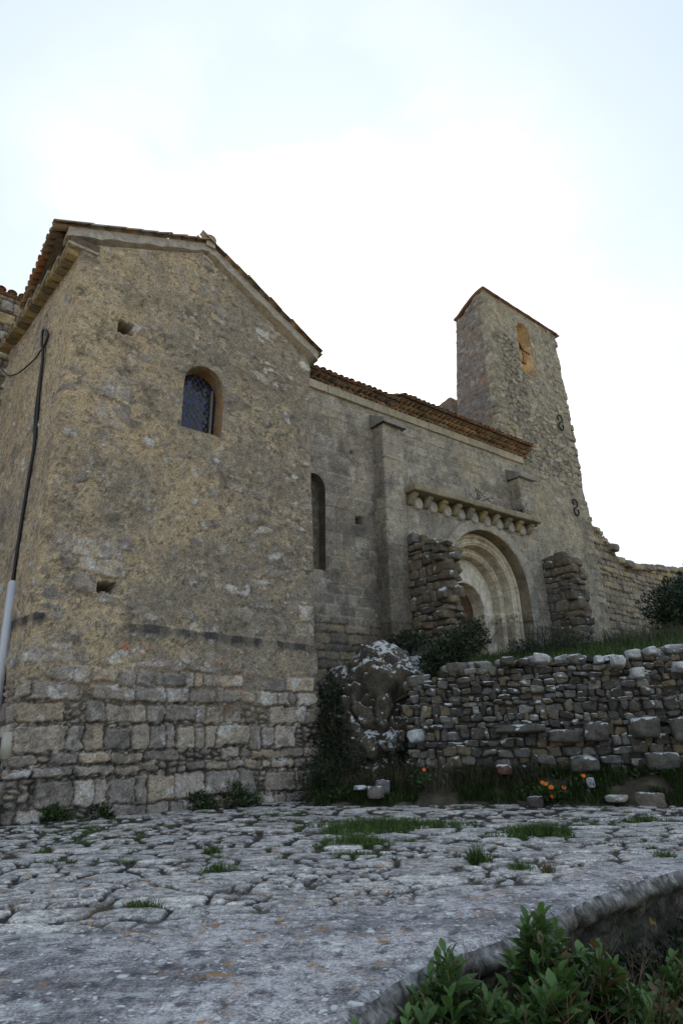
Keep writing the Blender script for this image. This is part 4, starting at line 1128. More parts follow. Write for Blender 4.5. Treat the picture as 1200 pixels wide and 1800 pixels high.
cop = np.maximum(sst(.25, -.25, YY - (4.72 + .36 * np.clip(XX, -9, 1.0) - .05 * np.clip(XX, -9, 0)) + .3 * fbm(XX, YY, .8, 3, 103)), sst(.62, .40, ED + .12 * fbm(XX, YY, .6, 3, 104)))
f1 = fbm(XX, YY, 1.1, 4, 105); f2 = fbm(XX, YY, .22, 4, 106)
jw = .006 + .008 * sst(-.1, .6, fbm(XX, YY, 1.0, 3, 107)) + .004 * np.clip(YY - 5.5, 0, 4)  # far joints widened: their dark fill also paints joint shadows seen at grazing angle
st = sst(.0, 1., (dd - jw) / .010)
zz = (st - 1) * .022 + (rr2 - .5) * .014 * st + .002 * f2 + .003 * fbm(XX, YY, .07, 3, 120) * st + .010 * f1
zc = .012 * fbm(XX, YY, .5, 4, 108) + .004 * f2 - .03 * sst(.10, .0, ED) ** 2
Zp = zz * (1 - cop) + zc * cop
cs = mixc(pal(rr2, [(.46, .452, .435), (.36, .357, .35), (.54, .53, .505), (.42, .412, .395)]), (.16, .16, .165), sst(-.15, .4, f2 + .8 * fbm(XX, YY, .06, 3, 121)) * .75)
cj = mixc((.022, .02, .018), (.05, .043, .03), sst(-.2, .5, f2))
cs = mixc(cj, cs, st)
cc_ = mixc((.36, .36, .375), (.17, .17, .18), sst(-.3, .35, fbm(XX, YY, .4, 6, 109, .65)))
crk = 1 - np.abs(fbm(XX, YY, .55, 4, 131)) * 2;  colp = mixc(cs, cc_, cop) * np.array((1.13, 1.08, 1.03)); colp = colp * np.clip(1 + .13 * np.random.default_rng(3).standard_normal(XX.shape), .5, 1.5)[..., None]
qd = gridq(*XX.shape); keep = (ED.ravel()[qd].mean(1) > 0)
used = np.unique(qd[keep]); bd = np.intersect1d(used, np.unique(qd[~keep]))
Xf, Yf = XX.ravel().copy(), YY.ravel().copy(); bx, by = snap_poly(Xf[bd], Yf[bd], np.concatenate([EDGE_S, [[14, 40], [-30, 40], [-30, .6]]])); Xf[bd] = bx; Yf[bd] = by
remap = -np.ones(XX.size, int); remap[used] = np.arange(len(used))
tag(link_mesh("paving", np.stack([Xf, Yf, Zp.ravel()], -1)[used], [remap[qd[keep]]], M_PAVE, None, colp.reshape(-1, 3)[used], alpha=cop.ravel()[used]), kind="structure")

# retaining wall under the paving's edge
def fG(u, v, z, sh=0.0):
    u, v, z = np.broadcast_arrays(np.asarray(u, float), np.asarray(v, float), np.asarray(z, float)); return np.stack([u, v, z], -1)
def retain_style(S, Z, U, V):
    r, q, d = cells(S, Z, .30, .15, 111, warp=.06); f2 = fbm(S, Z, .2, 4, 112); f1 = fbm(S, Z, .7, 3, 113)
    h = .03 * sst(0, .015, d) + (q - .5) * .05 + TILT_LAST * .3 + .02 * f2 - .16 * sst(-.10, -.22, Z + .05 * f1) + .02
    c = pal(r, [(.085, .078, .065), (.06, .055, .045), (.105, .095, .075), (.05, .048, .042)])
    c = mixc(c, (.03, .042, .015), sst(-.1, .4, fbm(S, Z, .35, 4, 115)) * .7 * sst(-.1, -.3, Z)); c = mixc(c, (.085, .075, .058), sst(-.16, -.06, Z + .06 * f1) * .8); c = mixc(c, (.23, .225, .215), sst(-.085, -.045, Z + .07 * f1 + .04 * f2)); c = c * (1 + .55 * fbm(S, Z, .06, 3, 117))[..., None]; c = mixc(c, (.03, .027, .022), sst(.9, .97, 1 - np.abs(fbm(S, Z * .4, .35, 3, 118)) * 2) * .8); h = h + .025 * fbm(S, Z, .09, 3, 119)
    c = mixc(c, (.24, .235, .22), sst(.15, .45, f2) * .7 * sst(-.5, -.1, Z)); c = mixc(c, (.26, .15, .04), sst(.25, .5, f1 + .4 * f2) * .7 * sst(-.45, -.05, Z))
    c = mixc(c, (.03, .028, .024), sst(.02, 0, d) * .8)
    h = h + .03 * sst(-.07, -.0, Z) * 0
    return h * sst(-.0, -.06, Z), c
rw = strip("retaining_wall", EDGE_S[::2], EDGE_S[::2], 0, 1, -1.6, -.002, .03, retain_style, M_RETAIN, None, corner=.01, f=fG)
tag(rw, "dark mossy retaining wall dropping from the edge of the paved terrace", "retaining wall")

# far ground, lower ground, verge, upper terrace, hill
def sheet(name, X, Y, Z, col, mat=M_SOIL, kind="structure"):
    return tag(link_mesh(name, np.stack([X, Y, Z], -1), [gridq(*X.shape)], mat, None, col.reshape(-1, 3)), kind=kind)
g = np.sign(np.linspace(-1, 1, 121)) * np.abs(np.linspace(-1, 1, 121)) ** 3 * 2500
GX, GY = np.meshgrid(g, g); GZ = -1.5 + .06 * fbm(GX, GY, 2, 3, 5)
sheet("ground", GX, GY, GZ, mixc((.30, .26, .19), (.20, .18, .11), sst(-.3, .4, fbm(GX, GY, 3, 3, 6))))
def wall_line(t):        # foot of the dry stone wall
    P = np.array([(.9, 12.35), (1.5, 12.05), (3.0, 11.72), (5.6, 11.2), (8.0, 10.6), (11, 9.7)]); s = np.linspace(0, 1, len(P)); return np.stack([np.interp(t, s, P[:, 0]), np.interp(t, s, P[:, 1])], -1)
VF = np.array([(-.75, 11.35), (-.2, 11.3), (1, 11.2), (2.8, 10.95), (5.1, 10.2), (7, 9.6), (11, 8.4)])
tt = np.linspace(0, 1, 220); fr = spline(np.c_[VF, np.zeros(7)], 40)[:, :2]; fr = np.stack([np.interp(tt, np.linspace(0, 1, len(fr)), fr[:, i]) for i in (0, 1)], -1)
bkx = np.interp(tt, [0, .12, .25, .42, .65, .85, 1], [-.45, .9, 1.9, 3.2, 5.6, 8.0, 11.5]); bk = np.stack([bkx, np.interp(bkx, [-.45, .9, 1.5, 3, 5.6, 8, 11.5], [14.5, 13.8, 12.7, 12.2, 11.6, 11.0, 10])], -1)
w = np.linspace(0, 1, 60)[:, None, None]; Pv = fr[None] * (1 - w) + bk[None] * w
Xv, Yv = Pv[..., 0], Pv[..., 1]; wv = np.broadcast_to(w[..., 0], Xv.shape)
Xv = Xv + .10 * fbm(Xv, Yv, .5, 3, 7) * (1 - wv); Yv = Yv + .14 * fbm(Xv, Yv, .4, 3, 8) * (1 - wv)
def verge_z(wv, X, Y): return -.05 + .075 * sst(0, .12, wv) + .36 * sst(0, .75, wv) + .06 * fbm(X, Y, .4, 4, 9) * sst(0, .2, wv)
Zv_ = verge_z(wv, Xv, Yv)
sheet("verge", Xv, Yv, Zv_, mixc((.055, .045, .03), (.10, .085, .06), sst(-.2, .5, fbm(Xv, Yv, .25, 4, 10))))
US, VS = np.meshgrid(np.linspace(5.4, 34, 240), np.linspace(0, 1, 60))
# terrace behind the dry stone wall, up to the church
tx = np.linspace(-.4, 16, 260); tw = np.linspace(0, 1, 70)[:, None]
fy = np.interp(tx, [-.4, .9, 1.5, 3, 5.6, 8, 11, 16], [14.0, 13.0, 12.35, 12.05, 11.5, 10.9, 10.0, 8.5])
u_b = (tx - A0[0] - 2.3 * E2[0]) / E1[0]; by_ = A0[1] + u_b * E1[1] + 2.3 * E2[1]
Yt = fy + (by_ + .3 - fy) * tw; Xt = np.broadcast_to(tx, Yt.shape)
ut = np.broadcast_to(u_b, Yt.shape); wt = np.broadcast_to(tw, Yt.shape)
zw = np.interp(Xt, [-.4, 1, 1.5, 2.5, 5, 8, 16], [1.7, 1.75, 1.95, 2.2, 2.33, 2.42, 2.6]); zn = np.clip(3.62 + .115 * (ut - 14), 3.3, 6.5)
Zt_ = zw + (zn - zw) * wt ** 1.05 + .05 * fbm(Xt, Yt, .6, 4, 12)
sheet("terrace_ground", Xt, Yt, Zt_, mixc((.06, .055, .035), (.05, .07, .025), sst(-.2, .4, fbm(Xt, Yt, .4, 4, 13))))
HX, HY = np.meshgrid(np.linspace(9, 75, 150), np.linspace(22, 90, 110))
HZ = 10.2 * np.exp(-((HX - 24) / 17) ** 2 - ((HY - 40) / 16) ** 2) + .9 * fbm(HX, HY, 2.2, 5, 14) + 1.0 * fbm(HX, HY, 9, 3, 16) - 1.0
sheet("hill", HX, HY, HZ, mixc(mixc((.12, .10, .075), (.05, .06, .03), sst(-.2, .3, fbm(HX, HY, 2, 4, 15))), (.34, .33, .31), sst(.3, .5, fbm(HX, HY, 1.2, 4, 18))))

# ================================================================== dry stone wall
dw = thing("dry_stone_wall", (3.5, 11.6, 0.2), "low dry stone wall of dark fieldstones with white lichened top, before the church", "wall")
def fD(s, v, z, sh=0.0):
    """s metres along the wall from its left end, v depth"""
    P = np.array([(1.28, 12.3), (1.55, 12.06), (3.0, 11.74), (5.6, 11.2), (8.2, 10.55), (11, 9.7)]); L = np.concatenate([[0], np.cumsum(np.linalg.norm(np.diff(P, axis=0), axis=1))])
    x = np.interp(s, L, P[:, 0]); y = np.interp(s, L, P[:, 1])
    return np.stack(np.broadcast_arrays(x, y + np.asarray(v, float), np.asarray(z, float)), -1)
def dw_top(s): return np.interp(s, [0, .3, 1.1, 2.5, 3.3, 4.2, 5.0, 10], [2.02, 2.16, 2.34, 2.40, 2.40, 2.42, 2.48, 2.55])
DCOL = lambda n, R: pal(R.random(n), [(.085, .075, .06), (.06, .055, .047), (.105, .092, .072), (.075, .07, .063), (.13, .105, .068), (.05, .046, .04), (.10, .096, .088), (.165, .155, .135)]) * (.8 + .5 * R.random((n, 1)))
mb = MB(); R = np.random.default_rng(71)
n_st = lay(mb, [(0, 0), (9.8, 0)], .1, dw_top, R, hr=(.085, .19), wr=(.09, .27), depth=.36, f=fD, cols=DCOL, rough=.15, power=.62, grow=lambda z: 1.75 - .75 * min(max((z - .3) / .9, 0), 1))
# odd long lintel-like stones and bigger pale stones at the top right
C = []; Sz = []; Ro = []; K = []
for (s, z, w_, h_, pale) in ((2.0, 1.18, .75, .13, 0), (2.75, 1.05, .45, .16, 0), (3.3, 1.1, .35, .24, 0), (4.1, 1.15, .38, .27, 0), (4.75, 1.12, .40, .27, 0), (5.4, 1.1, .38, .28, 0), (4.3, .62, .45, .22, 0), (3.0, .6, .4, .2, 0), (5.1, .6, .45, .22, 0),
                              (5.25, 2.50, .40, .17, 1), (4.15, 2.42, .17, .12, 1), (3.85, 2.30, .20, .16, 1), (4.45, 2.46, .15, .11, 1), (3.55, 2.34, .14, .10, 1), (5.35, 2.2, .34, .16, 1), (4.9, 2.14, .25, .14, 1), (5.2, 1.82, .3, .17, 1), (4.15, 2.08, .2, .15, 1), (2.55, 2.40, .26, .13, 1), (1.9, 2.38, .2, .11, 0), (2.2, 2.35, .16, .10, 0),
                              (6.0, 2.5, .33, .17, 1), (6.6, 2.5, .3, .17, 0), (5.45, 1.42, .33, .2, 1), (.12, 1.1, .2, .2, 1)):
    c = fD(s, -.02, z); C.append(c); Sz.append((w_ * .55, .24, h_ * .62)); a = (R.random() - .5) * .3
    T3 = fD(s + .1, 0, 0) - fD(s - .1, 0, 0); T3 /= np.linalg.norm(T3); upv = np.array([0, 0, 1.0]); Tt = T3 * cos(a) + upv * sin(a); U2 = upv * cos(a) - T3 * sin(a)
    Ro.append(np.array([Tt, np.cross(U2, Tt), U2])); K.append((.44, .445, .44) if pale else (.09, .082, .07))
blobs(mb, np.array(C), np.array(Sz), Ro, K, power=.62, rough=.13, seed=9)
s_ = R.random(60) * 9; C = fD(s_, .1 + .3 * R.random(60), dw_top(s_) - .02); sz = (.06 + .10 * R.random((60, 1))) * np.array([[1.3, 1.0, .75]])
Ro = [np.array([[cos(a), sin(a), 0], [-sin(a), cos(a), 0], [0, 0, 1.]]) for a in R.random(60) * 6]
blobs(mb, C, sz, Ro, pal(R.random(60), [(.25, .24, .225), (.12, .11, .095), (.16, .145, .12)]), power=.65, rough=.13, seed=19)
mb.build("fieldstones", M_DRY, dw)
mb = MB(); ss = np.linspace(-.05, 9.9, 60); zq = np.linspace(0, 1, 12)
SG, ZG = np.meshgrid(ss, zq); ZG = -.1 + (dw_top(SG) - .0) * ZG * .97; PG = fD(SG, .10 + .05 * fbm(SG, ZG, .2, 3, 4), ZG); mb.add(PG.reshape(-1, 3), gridq(*SG.shape), (.062, .052, .04)); mb.build("earth_core", M_SOIL, dw)

# ================================================================== rock outcrop between chapel and dry stone wall
V, F = cube_sphere(64)
nrm = V / np.linalg.norm(V, axis=1)[:, None]
pl = np.array([(.08, -1, .16), (-.35, -.9, .05), (.55, -.8, .15), (-.05, -.62, .80), (.1, -.25, 1), (1, -.2, .15), (-1, -.1, .3), (-.72, -.4, .62), (-.4, .1, .9), (.5, -.35, .8), (0, 1, .1), (0, 0, -1), (.9, .4, .1), (-.9, .5, 0)], float)
pl /= np.linalg.norm(pl, axis=1)[:, None]
dd = np.array([1.05, 1.12, 1.18, 1.42, 1.66, 1.06, 1.20, 1.22, 1.50, 1.42, 1.6, 1.8, 1.4, 1.5])
k = 1.0 / ((np.maximum((nrm @ pl.T) / dd, 0) ** 45).sum(1) ** (1 / 45.))
P = nrm * k[:, None] * np.array((1.20, 1.0, 1.14)) + np.array((.72, 13.75, 1.18))
stt = fbm3(P * np.array((.9, .9, 3.2)) + np.stack([0 * k, 0 * k, P[:, 0] * 1.2], -1), 1.0, 4)
crk = 1 - np.abs(fbm3(P + 20, .75, 4)) * 2
P = P + nrm * (.26 * fbm3(P, .75, 5) + .16 * stt - .16 * sst(.80, 1.0, crk) + .09 * fbm3(P, .20, 3))[:, None]
rc = mixc((.065, .055, .042), (.12, .105, .08), sst(-.3, .5, fbm3(P, .45, 5))); rc = mixc(rc, (.025, .035, .014), sst(-.15, .4, fbm3(P + 5, .55, 4) - .25 * (P[:, 2] - 1.2)) * .85)
rc = mixc(rc, (.20, .12, .04), sst(.25, .5, fbm3(P + 9, .35, 4)) * .3); rc = mixc(rc, (.03, .027, .022), sst(.84, .97, crk) * .8)
ro = link_mesh("rock_outcrop", P, [F], M_ROCK, None, rc)
tag(ro, "large dark rock outcrop crusted with white lichen beside the chapel corner", "rock")

# ================================================================== vegetation
LEAFV = []
for i, t in enumerate(np.linspace(0, 1, 6)):
    wd = [.14, .55, .85, 1.0, .78, .04][i]
    for sx in (-1, 0, 1): LEAFV.append((sx * wd * .5, t, (.10 * abs(sx) * wd) - .38 * t * t))
LEAFV = np.array(LEAFV); LEAFF = gridq(6, 3)
LV1 = np.array([(-.5, .45, .06), (0, 0, 0), (.5, .45, .06), (0, 1, -.12)]); LF1 = np.array([[0, 1, 2, 3]])
def unit(a): return a / (np.linalg.norm(a, axis=-1, keepdims=True) + 1e-9)
def add_leaves(mb, O, D, N, L, Wd, C, simple=False):
    D = unit(np.asarray(D, float)); X = unit(np.cross(D, N)); Zx = np.cross(X, D)
    mb.inst(LV1 if simple else LEAFV, LF1 if simple else LEAFF, O, X * np.asarray(Wd)[:, None], D * np.asarray(L)[:, None], Zx * np.asarray(L)[:, None], C)

def leafy_plant(label, shoots, seed, tone=1.0, leaf=(.085, .035), nl=15, group=None):
    """shoots: (root xyz, tip xyz)"""
    R = np.random.default_rng(seed); t = thing("leafy_plant", tuple(shoots[0][0]), label, "plant", group)
    mbL = MB(); mbS = MB()
    for (a, b) in shoots:
        a = np.array(a, float); b = np.array(b, float); mid = (a + b) / 2 + (R.random(3) - .5) * .05; mid[2] -= .02
        sp = spline([a, mid, b], 8); tube(mbS, sp, np.linspace(.006, .003, len(sp)), (.10, .12, .05) if R.random() < .7 else (.12, .075, .04), 5)
        ax = unit(sp[-1] - sp[-4]); ax = unit(ax + np.array([0, 0, .5]))
        n = int(nl * (.7 + .6 * R.random())); L0 = leaf[0] * (.75 + .5 * R.random())
        ph = np.arange(n) * 2.4 + R.random() * 6; ti = np.arange(n) / n
        h1 = unit(np.cross(ax, [.3, .5, .8])); h2 = np.cross(ax, h1)
        rad = np.cos(ph)[:, None] * h1 + np.sin(ph)[:, None] * h2
        open_ = (1.15 - .95 * ti)[:, None] + .2 * (R.random((n, 1)) - .5)
        D = rad * np.sin(open_) + ax * np.cos(open_)
        pos = sp[np.clip((len(sp) - 1 - (1 - ti) * len(sp) * .75).astype(int), 0, len(sp) - 1)] + ax * (ti * .015)[:, None]
        L = L0 * (1.05 - .55 * ti ** 2) * (.6 + .65 * R.random(n)); yng = ti[:, None]
        C = mixc((.03, .066, .018), (.088, .165, .042), np.clip(ti * .8 + .3 * R.random(n), 0, 1)) * tone * (.8 + .4 * R.random((n, 1)))
        dead = R.random(n) < .11; C[dead] = np.array((.16, .11, .05)) * .8
        add_leaves(mbL, pos, D, np.broadcast_to(ax, D.shape) + .3 * (R.random((n, 3)) - .5), L, L * leaf[1] / leaf[0] * (.8 + .4 * R.random(n)), C)
    mbL.build("foliage", M_LEAF, t); mbS.build("stems", M_TWIG, t)
    return t
R = np.random.default_rng(81)
def clump(cx, cy, z0_, z1_, rx, ry, n, seed, root=None):
    R = np.random.default_rng(seed); out = []
    for k in range(n):
        a = R.random() * 6.28; r = R.random() ** .5; x = cx + rx * r * cos(a); y = cy + ry * r * sin(a)
        top = z1_ - (z1_ - z0_) * (r ** 1.5) * (.55 + .6 * R.random()) - .04 * R.random()
        bx = cx + rx * .55 * r * cos(a); by = cy + ry * .55 * r * sin(a) 
        out.append(((bx, by, top - .22 - .1 * R.random()), (x, y, top)))
    return out
G_ = "plants rooted in the retaining wall"
leafy_plant("large bright green leafy plant at the middle of the terrace edge", clump(.94, 3.46, -.30, .24, .30, .24, 40, 1) + clump(.78, 3.22, -.35, .06, .30, .2, 34, 11) + clump(1.16, 3.42, -.4, .10, .26, .2, 30, 12), 2, tone=.98, leaf=(.112, .05), nl=18, group=G_)
leafy_plant("rounded leafy plant hanging from the left end of the terrace edge", clump(.43, 3.14, -.28, .17, .25, .18, 38, 3) + clump(.26, 2.98, -.25, .08, .18, .14, 22, 13), 4, tone=.98, leaf=(.11, .048), nl=17, group=G_)
leafy_plant("shaded leafy plant in the bottom right corner below the terrace edge", clump(1.42, 3.45, -.5, -.10, .38, .3, 46, 5) + clump(1.75, 3.75, -.4, .0, .32, .3, 44, 6) + clump(1.1, 3.1, -.5, -.10, .25, .2, 22, 16), 7, tone=.8, leaf=(.10, .048), group=G_)
leafy_plant("small leafy sprig at the bottom edge left of the other terrace plants", clump(.04, 2.90, -.14, .01, .09, .06, 8, 8), 9, tone=1.1, leaf=(.085, .035), nl=10, group=G_)
def twigs(mb, base, n, L, R, spread=.8, upw=1.0, col=(.10, .085, .065), r=.006, sub=3):
    base = np.array(base, float)
    for k in range(n):
        d = unit(np.array([(R.random() - .5) * 2 * spread, (R.random() - .5) * 2 * spread, upw * (.4 + .6 * R.random())])); l = L * (.5 + .6 * R.random())
        p = [base + (R.random(3) - .5) * np.array([.1, .1, .02])]
        for q in range(5): d = unit(d + (R.random(3) - .5) * .5); p.append(p[-1] + d * l / 5)
        p = np.array(p); tube(mb, p, np.linspace(r, r * .4, 6), np.array(col) * (.8 + .4 * R.random()), 4)
        for q in range(sub):
            i = 1 + int(R.random() * 4); d2_ = unit(d + (R.random(3) - .5) * 1.6); tube(mb, np.array([p[i], p[i] + d2_ * l * .2, p[i] + (d2_ + (R.random(3) - .5) * .4) * l * .4]), [r * .6, r * .5, r * .25], np.array(col), 3)

def shrub(name, label, lumps, nleaf, size, cols, seed, group=None, twigcol=(.07, .055, .04), cat="shrub", needle=False):
    """lumps: (centre, radii)"""
    R = np.random.default_rng(seed); c0 = np.array(lumps[0][0]); t = thing(name, tuple(c0 - np.array([0, 0, lumps[0][1][2]])), label, cat, group)
    mb = MB(); vol = np.array([np.prod(l[1]) ** .67 for l in lumps]); pick = R.choice(len(lumps), nleaf, p=vol / vol.sum())
    C = np.array([l[0] for l in lumps])[pick]; Rd = np.array([l[1] for l in lumps])[pick]
    d = unit(R.standard_normal((nleaf, 3))); rad = R.random((nleaf, 1)) ** .42
    lum = 1 + .35 * fbm3(d * 1.3 + C * 2, .6, 3)[:, None]
    P = C + d * Rd * rad * lum
    D = unit(d + .9 * R.standard_normal((nleaf, 3)) * (.5 if needle else .8) + np.array([0, 0, .35]))
    L = size * (.6 + .8 * R.random(nleaf)); N = R.standard_normal((nleaf, 3)) + d
    kc = fbm3(P, .35, 3)
    col = mixc(cols[0], cols[1], sst(-.4, .5, kc + .35 * R.standard_normal(nleaf)))
    add_leaves(mb, P, D, N, L, L * (.16 if needle else .5), col, simple=True)
    mb.build("foliage", M_LEAF, t)
    mb = MB()
    for c, rd in lumps:
        twigs(mb, np.array(c) - np.array([0, 0, rd[2] * .9]), 9, rd[2] * 1.9, R, spread=.9 * rd[0] / rd[2], col=twigcol, r=.012)
    mb.build("branches", M_TWIG, t)
    return t
DG = ((.014, .024, .012), (.036, .055, .025))
def at(u, v, z): return W(u, v, z)
shrub("dark_shrub", "dark spiky shrub on the lichened rock under the left stub wall", [((2.35, 13.35, 2.9), (.48, .45, .36)), ((2.0, 13.2, 2.55), (.40, .4, .35)), ((2.85, 13.75, 3.2), (.42, .42, .40)), ((1.5, 14.4, 3.2), (.5, .4, .25)), ((2.3, 13.6, 2.35), (.45, .4, .4))], 6800, .075, DG, 61)
shrub("dark_shrub", "rounded dark green shrub at the right foot of the arched portal", [((5.2, 15.8, 3.30), (.72, .6, .42)), ((4.5, 15.5, 3.05), (.5, .5, .32)), ((5.95, 16.1, 3.2), (.55, .5, .36))], 6200, .085, ((.018, .03, .016), (.045, .066, .035)), 62, needle=True)
shrub("evergreen_shrub", "large dense evergreen shrub at the right edge before the ruined wall", [((10.5, 18.4, 4.6), (.85, 1.0, .95)), ((12.0, 19.0, 5.05), (1.5, 1.4, 1.3)), ((11.4, 20.2, 5.0), (1.3, 1.4, 1.1)), ((10.3, 17.9, 3.7), (.9, .9, .8)), ((11.4, 18.0, 4.0), (1.2, .9, 1.2))], 24000, .11, ((.012, .022, .010), (.032, .055, .02)), 63)
for k, (u, v, z, n, L, lab) in enumerate(((13.1, 1.45, 8.42, 16, .75, "leafless twiggy bush in the middle of the corbelled ledge"), (15.55, 1.45, 8.42, 34, .60, "dense dry twiggy bush at the right end of the corbelled ledge"))):
    mb = MB(); R = np.random.default_rng(90 + k); twigs(mb, fN(u, v, z), n, L, R, spread=1.1, upw=.9, col=(.06, .052, .045), r=.010, sub=5)
    if k == 0: tube(mb, np.array([fN(u + .1, 1.45, z + .65), fN(u + 1.1, 1.4, z + .1)]), [.012, .012], (.06, .05, .04), 4)
    o = mb.build("dry_bush", M_TWIG); tag(o, lab, "dry bush", "dry bushes on the corbelled ledge")
mb = MB(); R = np.random.default_rng(95); twigs(mb, W(25.1, 2.8, 7.6), 40, .9, R, spread=1.0, upw=.8, col=(.10, .09, .075), r=.010, sub=5)
tag(mb.build("dry_bush", M_TWIG), "dry twiggy bush on top of the ruined wall's right end", "dry bush")

def blades(mb, P, H, R, cols, lean=.5, wd=.006):
    n = len(P); a = R.random(n) * 6.283; d = np.stack([np.cos(a), np.sin(a), 0 * a], -1); side_ = np.stack([-np.sin(a), np.cos(a), 0 * a], -1)
    ln = lean * (.3 + R.random((n, 1))); H = np.asarray(H)[:, None]
    up_ = np.array([0, 0, 1.0]); p1 = P + up_ * H * .55 + d * H * ln * .35; p2 = P + up_ * H * (1 - .25 * ln) + d * H * ln
    w = side_ * wd * (.6 + .8 * R.random((n, 1)))
    V = np.stack([P - w, P + w, p1 + w * .8, p1 - w * .8, p2], 1).reshape(-1, 3); b = np.arange(n)[:, None] * 5
    C = np.repeat(cols, 5, 0); mb.add(V, [b + np.array([[0, 1, 2, 3]]), b + np.array([[3, 2, 4]])], C)
GRN = ((.042, .085, .018), (.11, .175, .045))
def grass_cols(n, R, dry=.1):
    c = mixc(GRN[0], GRN[1], R.random(n)); k = R.random(n) < dry; c[k] = np.array((.17, .14, .075)) * (.7 + .5 * R.random((k.sum(), 1))); return c
def tuft(cx, cy, rx, ry, n, h, label, seed, broad=True, name="grass_tuft", dry=.06):
    R = np.random.default_rng(seed); mb = MB(); a = R.random(n) * 6.283; r = R.random(n) ** .6
    sh_ = 1 + .5 * np.sin(a * 3 + seed) * .5
    X_ = cx + 1.25 * rx * r * np.cos(a) * sh_; Y_ = cy + 1.25 * ry * r * np.sin(a) * sh_
    gi = np.searchsorted(ys, Y_).clip(0, len(ys) - 1); gj = np.searchsorted(ts, X_ / Y_).clip(0, len(ts) - 1)
    ok_ = (r < .5 + .25 * fbm(X_, Y_, .12, 3, seed)) | ((st * (1 - cop) + cop)[gi, gj] < .7); X_, Y_, r = X_[ok_], Y_[ok_], r[ok_]; n = len(X_)
    P = np.stack([X_, Y_, np.full(n, -.02)], -1)
    blades(mb, P, 1.35 * h * (.5 + .8 * R.random(n)) * (1.15 - .6 * r), R, grass_cols(n, R, dry), lean=.8, wd=.0035)
    if broad:
        m = n // 3; i = R.integers(0, n, m); D = unit(R.standard_normal((m, 3)) + np.array([0, 0, .6]))
        add_leaves(mb, P[i] + np.array([0, 0, .025]) + .02 * R.standard_normal((m, 3)) * np.array([1, 1, .5]), D, np.tile([0, 0, 1.0], (m, 1)) + .3 * R.standard_normal((m, 3)), h * (.3 + .3 * R.random(m)), h * .2 * (.7 + .6 * R.random(m)), grass_cols(m, R, .02), simple=True)
    return tag(mb.build(name, M_GRASS), label, "grass tuft", "green tufts growing between the paving stones")
tuft(.42, 8.5, .80, .42, 4200, .12, "widest green tuft on the paving, below the lichened rock", 1)
tuft(.10, 7.35, .42, .30, 1500, .08, "second low green mat in front of the widest tuft on the paving", 2)
tuft(2.12, 7.65, .46, .24, 2200, .12, "long green tuft on the right half of the paving", 3)
tuft(1.14, 6.1, .09, .09, 220, .15, "upright bushy weed standing alone between paving stones near the long tuft", 4)
tuft(1.40, 5.68, .16, .09, 420, .07, "broad-leaved weed on the paving near the right terrace edge", 5)
tuft(-1.12, 5.95, .13, .12, 380, .08, "small green tuft in a joint on the left half of the paving", 6)
tuft(-1.34, 6.85, .12, .08, 320, .08, "round dark green cushion farthest back on the left half of the paving", 7)
tuft(-1.38, 4.72, .15, .06, 420, .06, "flat yellowish green tuft nearest the camera on the left", 8, dry=.2)
tuft(.05, 6.6, .28, .10, 500, .05, "thin green strip in the paving joint under the second low mat", 14)
tuft(1.62, 5.6, .05, .05, 160, .10, "pale dry grass clump beside the broad-leaved weed", 9, broad=False, dry=.9)
tuft(2.82, 6.15, .16, .1, 420, .06, "green tuft close to the terrace edge at the right side", 10)
tuft(3.9, 8.8, .3, .1, 500, .06, "distant flat tuft at the right side of the paving", 11)
# the many small weeds in the joints
R = np.random.default_rng(101); mb = MB()
cx = R.random(6000) * 11 - 4.5; cy = 4.4 + R.random(6000) * 7.2; i_ = (np.searchsorted(ys, cy)).clip(0, len(ys) - 1); j_ = np.searchsorted(ts, cx / cy).clip(0, len(ts) - 1)
ok = (st[i_, j_] < .25) & (cop[i_, j_] < .4) & (ED[i_, j_] > .3) & (fbm(cx, cy, 1.0, 3, 55) > .12)
cx, cy = cx[ok][:420], cy[ok][:420]
P = np.concatenate([np.stack([x + R.standard_normal(26) * .035, y + R.standard_normal(26) * .02, np.full(26, -.03)], -1) for x, y in zip(cx, cy)])
blades(mb, P, .05 * (.5 + .9 * R.random(len(P))), R, grass_cols(len(P), R, .15), lean=.9, wd=.003)
tag(mb.build("joint_weeds", M_GRASS), "tiny scattered weeds in the joints of the stone paving", "weeds", kind="stuff")

# verge weeds, along the foot of wall and rock
def verge_pts(n, R, w0=.08, w1=.95, t0=0, t1=.8):
    t = t0 + (t1 - t0) * R.random(n); w_ = w0 + (w1 - w0) * R.random(n); i = (t * 219).astype(int); j = (w_ * 59).astype(int)
    P = np.stack([Xv[j, i], Yv[j, i], Zv_[j, i]], -1) + R.standard_normal((n, 3)) * np.array([.03, .03, .004]); return P, w_
R = np.random.default_rng(111); mb = MB()
P, w_ = verge_pts(44000, R, .06, 1.0); dens = fbm(P[:, 0], P[:, 1], .5, 3, 77) + .4 * w_ > -.05; P = P[dens]; w_ = w_[dens]
blades(mb, P, .24 * (.35 + .9 * R.random(len(P))) * (.55 + .7 * w_), R, mixc((.022, .038, .011), (.07, .095, .032), R.random(len(P))), lean=.8, wd=.006)
P, w_ = verge_pts(5200, R, .1, .95); k = fbm(P[:, 0], P[:, 1], .45, 3, 78) > .05; P = P[k]
add_leaves(mb, P + np.stack([0 * P[:, 0], 0 * P[:, 0], .03 + .14 * R.random(len(P))], -1), R.standard_normal((len(P), 3)) + np.array([0, 0, .5]), np.tile([0, 0, 1.0], (len(P), 1)) + .5 * R.standard_normal((len(P), 3)), .05 + .04 * R.random(len(P)), .03 + .02 * R.random(len(P)), mixc((.024, .046, .013), (.07, .115, .034), R.random(len(P))), simple=True)
